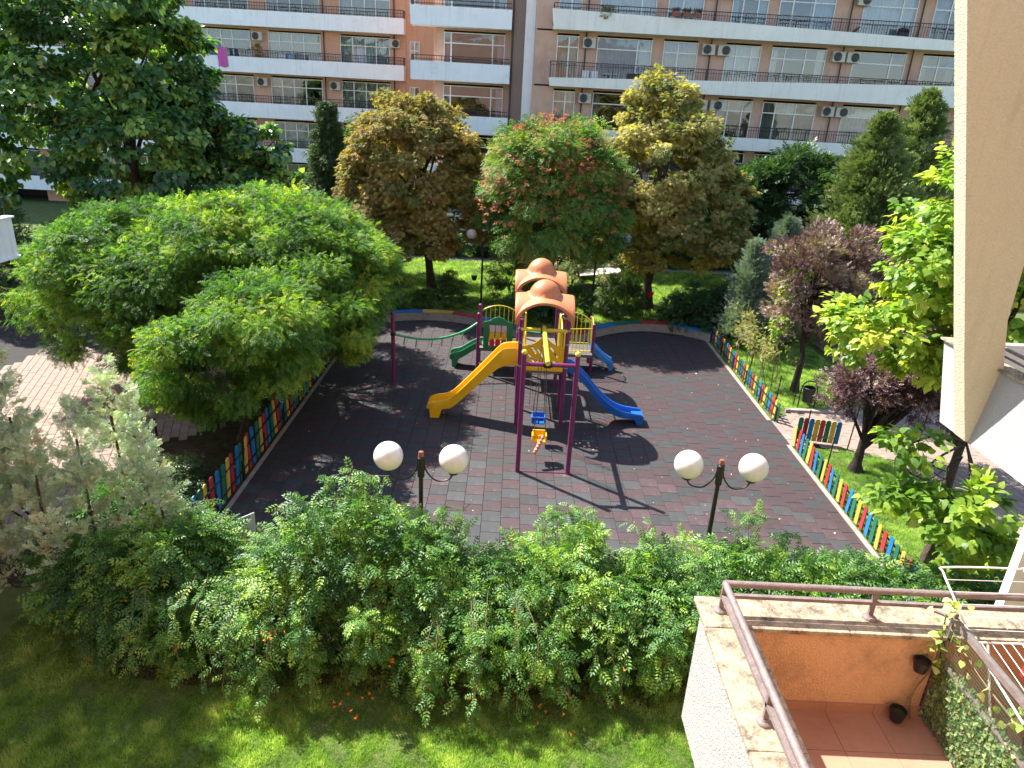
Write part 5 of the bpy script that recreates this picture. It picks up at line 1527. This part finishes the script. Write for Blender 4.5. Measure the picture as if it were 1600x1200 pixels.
for x, y, z0, z1, rb in spec:
    h = z1 - z0; m = int(20 * h)
    for _ in range(m):
        f = R.random() ** .9; a = R.uniform(0, 6.28); L_ = rb * (1 - f) ** .75 * R.uniform(.4, 1.3) + .05
        el = R.uniform(.15, .8); lean = R.normal(0, .05)
        st = np.array([x + lean, y, z0 + h * f]); dr = np.array([math.cos(a), math.sin(a), el]); dr /= np.linalg.norm(dr)
        tb = R.uniform(.2, .66) if R.random() > .06 else R.uniform(.8, 1)
        k_ = int(8 + 42 * L_)
        q = R.random(k_) ** .7
        pp = st + dr * (L_ * q)[:, None] + R.normal(size=(k_, 3)) * (.02 + .05 * (1 - q))[:, None]
        Vp.append(pp); Vd.append(np.tile(dr, (k_, 1)) + R.normal(size=(k_, 3)) * .4 + [0, 0, .25]); Tn.append(np.clip(tb + R.normal(size=k_) * .12 + (.5 * (q < .15)), 0, 1))
FRD = T_pinnate(4, .2, .42)
Vp = np.concatenate(Vp); Vd = np.concatenate(Vd); Tn = np.concatenate(Tn)
spray('foliage', FRD, Vp, Vd, R.normal(size=Vp.shape), .105 * R.uniform(.6, 1.3, len(Vp)), Tn, LM['silver'], sj, 'stuff')
m = MB()
for x, y, z0, z1, rb in spec:
    m.tube(crom([(-8.6, 12.6, 0), ((x - 8.6) / 2, (y + 12.6) / 2, z0 * .5), (x, y, z0), (x, y, z0 + (z1 - z0) * .6)], 4), .024, 6)
m.build('stems', 'bark', sj)
# --- trumpet vine hedge
hd = thing('trumpet_vine_hedge', 'long dense trumpet vine hedge with orange flowers in front of the playground', 'hedge', (1, 11.4, 0))
HL = []
def htop(x):
    # ridge height of the hedge along its length
    ks = [(-8.8, 1.4), (-7.8, 1.9), (-6.9, 2.2), (-6.2, 2.35), (-5.7, 2.0), (-5.2, 1.5), (-4.8, 1.5), (-4.3, 2.1), (-3.6, 2.7), (-2.9, 3.05), (-2.3, 2.85), (-1.5, 2.6), (-.9, 2.2), (-.4, 1.85), (.2, 1.9), (1.0, 2.3), (1.7, 2.3), (2.3, 1.95), (3.0, 1.95), (3.8, 2.2), (4.4, 2.15), (5.0, 2.45), (5.8, 2.2), (7, 1.9), (8, 1.75), (9.2, 1.6), (10.5, 1.2), (12, .7)]
    for (a, b), (c_, d_) in zip(ks, ks[1:]):
        if a <= x <= c_:
            return b + (d_ - b) * (x - a) / (c_ - a)
    return 1.0
rm = 11.5
x = -8.3
while x < 12:
    h = htop(x) * .95; wy = .88 if x < 7.5 else .8
    cy_ = rm + (.35 if x > 8.5 else 0) + (-.2 if -5 < x < 1 else 0) + .18 * math.sin(x * 1.9)
    HL.append((x, cy_, h * .52, .75, wy, h * .52))
    x += .5
crown('foliage', HL, 25000, PIN, .25, LM['hedge'], hd, .34, 620, droop=.55, upb=.75, zmin=-.3, inner=.82, tones=(.05, .95))
crown('front_foliage', [(a, b - .15, c_ * .8, d_, e * .95, f * .8) for a, b, c_, d_, e, f in HL], 9000, PIN3, .21, LM['hedge'], hd, .24, 300, droop=.8, upb=.6, zmin=-.5, inner=.9, tones=(.15, .85))
low = [(x_, 10.62 + .12 * math.sin(x_ * 3.1), .55, .5, .5, .55) for x_ in [-7.5, -6.8, -6.1, -5.4, -4.4, -3.8, -3.2, -2.3, -1.6, -.8, -.2, .5, 1.3, 1.8, 2.4, 3.1, 3.8]]
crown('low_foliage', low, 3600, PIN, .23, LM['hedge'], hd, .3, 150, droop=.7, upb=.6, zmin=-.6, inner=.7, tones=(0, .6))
# trailing curtains of leaves
trail = [(-4.1, 10.1, 1.15, .3, .3, .75), (-3.4, 10.2, 1.2, .28, .25, .8), (-1.15, 10.05, .95, .3, .3, .8), (-.35, 10.1, 1.0, .28, .25, .85), (1.1, 10.2, 1.0, .3, .25, .8), (-5.6, 10.3, 1.1, .35, .3, .7), (2.1, 10.3, 1.0, .3, .25, .7), (3.1, 10.35, 1.1, .3, .25, .7), (-2.2, 10.25, 1.4, .28, .25, .6), (.35, 10.2, 1.5, .3, .25, .5)]
trail = [(a, b - .32, c_ - .12, d_, e, f) for a, b, c_, d_, e, f in trail]
crown('trailing_foliage', trail, 3000, PIN, .20, LM['hedge'], hd, .16, 150, droop=.9, upb=.6, zmin=-1, inner=.4, tones=(.3, .9))
# inner fill so that the hedge is dense
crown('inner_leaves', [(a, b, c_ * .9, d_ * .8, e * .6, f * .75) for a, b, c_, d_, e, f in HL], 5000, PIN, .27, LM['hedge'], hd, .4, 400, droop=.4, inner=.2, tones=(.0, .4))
# hanging and arching shoots
sh = MB(); SP = []; SD = []; ST = []
def shoot(a, b, c_, nl):
    pts_ = crom([a, b, c_], 6)
    sh.tube(pts_, .006, 4)
    for i in range(nl):
        f = (i + R.random()) / nl * (len(pts_) - 1); j = min(int(f), len(pts_) - 2)
        p = pts_[j].lerp(pts_[j + 1], f - j)
        d = (pts_[j + 1] - pts_[j]).normalized()
        sd = Vector((random.gauss(0, 1), random.gauss(0, .7) - .4, random.gauss(-.2, .4)))
        SP.append(p); SD.append(sd + d * .4); ST.append(random.uniform(.25, .9))
hang = [(-3.9, 1.4, .25, 9.25), (-3.3, 1.6, .35, 9.5), (-.9, 1.5, .1, 9.25), (-.2, 1.6, .15, 9.2), (1.1, 1.3, .3, 9.6), (-1.3, 1.2, .2, 9.6), (-5.2, 1.6, .5, 9.5), (-6.4, 1.3, .4, 9.6), (3.2, 1.4, .5, 9.9), (2.2, 1.5, .4, 9.7), (-2.2, 1.5, .9, 9.7), (.4, 1.6, .25, 9.3), (-4.5, 1.5, .3, 9.4)]
for x, zt_, ze, ye in [(a, b, c_, d - .05) for a, b, c_, d in hang]:
    for q in range(3):
        xx = x + random.gauss(0, .16)
        shoot((xx, 10.5, zt_ + .3), (xx + random.gauss(0, .12), ye + .35, zt_ - .1), (xx + random.gauss(0, .18), ye + random.gauss(0, .08), ze + random.uniform(0, .25)), 20)
for x, dz in [(1.2, .55), (1.7, .65), (.9, .5), (-2.4, .6), (-3.1, .45), (-1.1, .55), (-.7, .5), (2.9, .5), (4.7, .75), (4.9, .6), (-6.0, .45), (-4.0, .4), (5.6, .3), (-2.8, .5)]:
    h = htop(x)
    for q in range(2):
        shoot((x, 11.6, h - .2), (x + random.gauss(0, .1), 11.8, h + dz * .7), (x + random.gauss(.1, .3), 12.0 + random.gauss(0, .15), h + dz * random.uniform(.6, 1)), 13)
n = len(SP)
sh.build('stems', 'stem', hd)['kind'] = 'stuff'
spray('shoots', PIN, np.array(SP), np.array(SD), np.array([[0, -.35, 1.]]) + R.normal(size=(n, 3)) * .35, .22 * R.uniform(.7, 1.2, n), np.array(ST), LM['hedge'], hd, 'stuff')
# orange flower clusters
TR = []
for i in range(5):
    a = 2 * math.pi * i / 5
    TR.append(rhomb((0, .75, 0), (math.sin(a), .6, math.cos(a) + .01), .34, .42))
TRV = [(0, 0, 0), (.09, .8, 0), (-.09, .8, 0), (0, .8, .12), (0, .8, -.12)]
TR.append((TRV, [(0, 1, 3), (0, 3, 2), (0, 2, 4), (0, 4, 1)]))
TRUMP = tmpl(TR)
fl = [(-.95, 9.75, 1.25, 9, .1), (-1.75, 9.75, .95, 6, .07), (-3.75, 9.7, 1.4, 7, .08), (-2.8, 11.9, 2.75, 6, .08), (-2.15, 9.3, .3, 6, .1), (-2.5, 9.3, .35, 5, .08), (.3, 11.6, 2.3, 3, .05), (1.35, 9.5, .5, 5, .09), (2.3, 9.7, .9, 4, .07), (1.5, 9.1, .08, 3, .1),
      (-3.95, 9.8, 1.15, 5, .07), (-5.5, 9.7, .9, 3, .06), (.9, 9.4, .15, 4, .08), (3.15, 10, 1.0, 3, .05), (.45, 10.3, 1.6, 2, .05), (-.3, 9.5, .5, 4, .08)]
for x, y, z, k_, s_ in fl:
    d = R.normal(size=(k_, 3)); d[:, 1] -= .8
    spray('flower_cluster', TRUMP, np.array([[x, y, z]]) + R.normal(size=(k_, 3)) * s_, d, R.normal(size=(k_, 3)), np.full(k_, .085), R.random(k_), MAT['flower'], hd, 'stuff')
# fallen flowers under the hedge
n = 90
o = spray('fallen_flowers', TRUMP, np.stack([R.uniform(-5, 3.8, n), R.uniform(8.9, 10, n), np.full(n, .03)], 1), R.normal(size=(n, 3)) * [1, 1, .1], R.normal(size=(n, 3)), np.full(n, .05), R.random(n), leafmat('withered_flower', [(.22, .06, .03), (.45, .10, .04), (.3, .16, .1)], .1))
o['kind'] = 'stuff'; o['label'] = 'fallen withered orange flowers on the grass under the hedge'; o['category'] = 'petals'
# --- shrubs
def shrub(name, label, lobes, n, T, size, mat, clump, ncl, cat='shrub', group=None, **kw):
    b = (lobes[0][0], lobes[0][1], 0)
    t = thing(name, label, cat, b, group)
    m = MB()
    for i in range(7):
        l = random.choice(lobes)
        m.tube(crom([b, (b[0] * .6 + l[0] * .4, b[1] * .6 + l[1] * .4, l[2] * .5), (l[0] + random.gauss(0, l[3] * .4), l[1], l[2] + l[5] * .6)], 3), .02, 5)
    m.build('stems', 'bark', t)
    crown('foliage', lobes, n, T, size, MAT[mat] if isinstance(mat, str) else mat, t, clump, ncl, **kw)
    return t
shrub('dark_shrub', 'big dark evergreen shrub overhanging the right end of the low wall', [(9.2, 34.0, 1.1, 1.2, 1.0, 1.1), (8.4, 33.7, .9, .9, .9, .9), (10.4, 34.0, .9, 1.0, 1.0, 1.0), (10.2, 33, .8, .8, .9, .8)], 7000, TWG, .2, LM['dark'], .4, 120)
shrub('dark_shrub', 'dark shrub at the left end of the low wall beside the locust tree', [(-6.8, 34.0, 1.8, 1.2, 1.2, 1.7), (-7.6, 36.3, 1.6, 1.3, 1.2, 1.6), (-5.8, 34, .7, .8, .7, .8), (-7.8, 33.2, 2.4, 1.2, 1.2, 1.5)], 9500, TWG, .2, LM['dark'], .4, 120)
shrub('small_shrub', 'small leafy shrub on the lawn beside the left chestnut trunk', [(-3.0, 35.6, .9, .6, .5, .9), (-3.9, 35.2, .5, .8, .5, .5)], 2200, TWG, .18, LM['rose'], .3, 40)
shrub('spreading_juniper', 'low spreading dark juniper at the corner behind the right fence', [(10.9, 35.5, .6, 1.6, 1.2, .7), (12.4, 36.5, .8, 1.5, 1.2, .9)], 4500, NDL, .3, LM['spruce'], .45, 70)
shrub('low_shrub', 'low shrubs along the wall behind the tower, left of the right lamp', [(1.9, 33.6, .9, .9, .8, .9), (.6, 33.4, .7, .7, .7, .7), (3.3, 34.0, .9, .8, .7, .9)], 4500, TWG, .2, LM['dark'], .35, 80)
shrub('low_shrub', 'small shrub standing before the right chestnut trunk', [(6.0, 35.6, .9, .8, .7, .8), (5.2, 36, 1.1, .7, .6, 1.0)], 3000, TWG, .2, LM['rose'], .35, 50)
rb = shrub('rose_bush', 'rose bush with pink and red flowers left of the orange roofs', [(0.0, 38.2, 1.5, 1.1, .9, 1.5), (1.4, 38.0, 1.4, 1.0, .8, 1.4)], 4200, TWG, .2, LM['rose'], .4, 80)
crown('flowers', [(0.0, 38.0, 1.7, 1.15, .95, 1.5), (1.4, 37.8, 1.6, 1.0, .9, 1.4)], 330, TWG, .14, MAT['pinkfl'], rb, .2, 60, inner=.9)
rb = shrub('rose_bush', 'rose bush with red flowers right of the orange roofs behind the lamp', [(3.4, 38.4, 1.4, 1.0, .8, 1.4), (6.2, 38.8, 1.3, 1.0, .8, 1.3)], 4000, TWG, .2, LM['rose'], .4, 80)
crown('flowers', [(3.4, 38.2, 1.5, 1.05, .85, 1.4), (6.2, 38.6, 1.4, 1.0, .8, 1.2)], 260, TWG, .14, MAT['pinkfl'], rb, .2, 50, inner=.9)
# row of shrubs at the foot of the building
ORD = 'first second third fourth fifth sixth seventh eighth ninth tenth eleventh twelfth thirteenth'.split()
for i in range(13):
    x = -14 + i * 3.3 + random.uniform(-.5, .5)
    if x > 3 and x < 5: x += 1
    hh = random.uniform(1.2, 2.2)
    shrub('hedge_shrub', ORD[i] + ' dark rounded shrub from the left along the foot of the apartment block', [(x, 49.3, hh * .5, 1.7, .9, hh * .55), (x + 1.2, 49.0, hh * .4, 1.0, .8, hh * .45)], 1700, TWG, .34, LM['dark'], .5, 40, group='shrubs at the foot of the apartment block')
shrub('bed_shrub', 'low dark ground shrub in the shaded bed below the small locust tree', [(-9.2, 16.6, .25, 1.0, 1.0, .3), (-8.2, 15.2, .2, .8, .9, .25)], 2000, PIN3, .2, LM['dark'], .35, 50)
shrub('bed_shrub', 'dark leafy shrub between silver juniper and left picket fence', [(-7.9, 13.4, .7, .7, .8, .8), (-9.0, 14.6, .5, .8, .8, .6)], 2600, PIN, .25, LM['hedge'], .35, 50, tones=(0, .4))
# dry creeper on the far fence
t = thing('dry_creeper', 'half-bare climbing creeper on wires behind the far right fence', 'creeper', (10.1, 28, 0))
m = MB()
DP = []
for i in range(16):
    x = 10.2 + random.uniform(-.2, .9); y = 27.4 + random.uniform(-1.2, 2.2)
    pts_ = crom([(x, y, 0), (x + random.gauss(0, .15), y, .9), (x + random.gauss(0, .4), y + random.gauss(0, .3), 1.7 + random.gauss(0, .2)), (x + random.gauss(0, .7), y + random.gauss(0, .5), 1.3 + random.uniform(-.5, 1.2))], 4)
    m.tube(pts_, .014, 5)
    DP += [p for p in pts_[5:] for _ in range(7)]
m.build('stems', 'stem', t)['kind'] = 'stuff'
DP = np.array([tuple(p) for p in DP]); n = len(DP)
spray('leaves', TWG, DP + R.normal(size=(n, 3)) * .1, R.normal(size=(n, 3)), R.normal(size=(n, 3)), np.full(n, .13), R.random(n), LM['dry'], t, 'stuff')
t = thing('green_creeper', 'pale green creeper hanging on the near branches of the far plum tree', 'creeper', (10.6, 26.2, 0))
m = MB(); m.tube(crom([(10.6, 26.2, 0), (10.5, 26.2, 2.0), (10.5, 26.1, 4.0), (11.0, 26.1, 4.8)], 5), .02, 5).build('stem', 'stem', t)
crown('leaves', [(10.45, 26.0, 3.9, .35, .35, .9), (10.7, 26.0, 4.7, .5, .4, .3), (10.35, 25.9, 2.4, .2, .2, .8)], 520, HR6, .13, LM['cat'], t, .25, 40, droop=.8, inner=.3)

# dark understorey at the far left
shrub('background_shrub', 'tall dark shrub mass under the tall paulownia beside the white wing corner', [(-20.5, 33, 1.8, 3.0, 1.8, 2.2), (-17.5, 34, 1.6, 2.2, 1.6, 1.8), (-23.5, 31, 2.2, 2.2, 2.0, 2.6)], 8000, TWG, .34, LM['dark'], .6, 150)
shrub('background_shrub', 'dark shrub between the two paulownia trunks behind the locust crowns', [(-13.5, 35, 1.5, 2.2, 1.4, 1.9), (-10.5, 36, 1.4, 1.8, 1.4, 1.7)], 5000, TWG, .34, LM['dark'], .6, 100)
sheet('planting_bed', [(-30, 29), (-11.5, 29), (-11.5, 47), (-30, 47)], -.010, 'soil')

tree('added_shade_tree', 'leafy tree added outside the left edge to shade the lawn', (-13.6, 13.6, 0), [(-14.1, 13.9, 10.2, 2.3, 2.5, 1.8), (-15.0, 14.5, 8.4, 2.2, 2.2, 2.0), (-14.2, 12.2, 9.6, 2.1, 2.0, 1.8), (-14.9, 10.5, 9.2, 2.1, 2.0, 1.8)], 22000, PIN, .36, LM['locust'], 0, .2, .7, 300, limbs=8)  # unseen tree, put in to cast leafy shade on the lawn
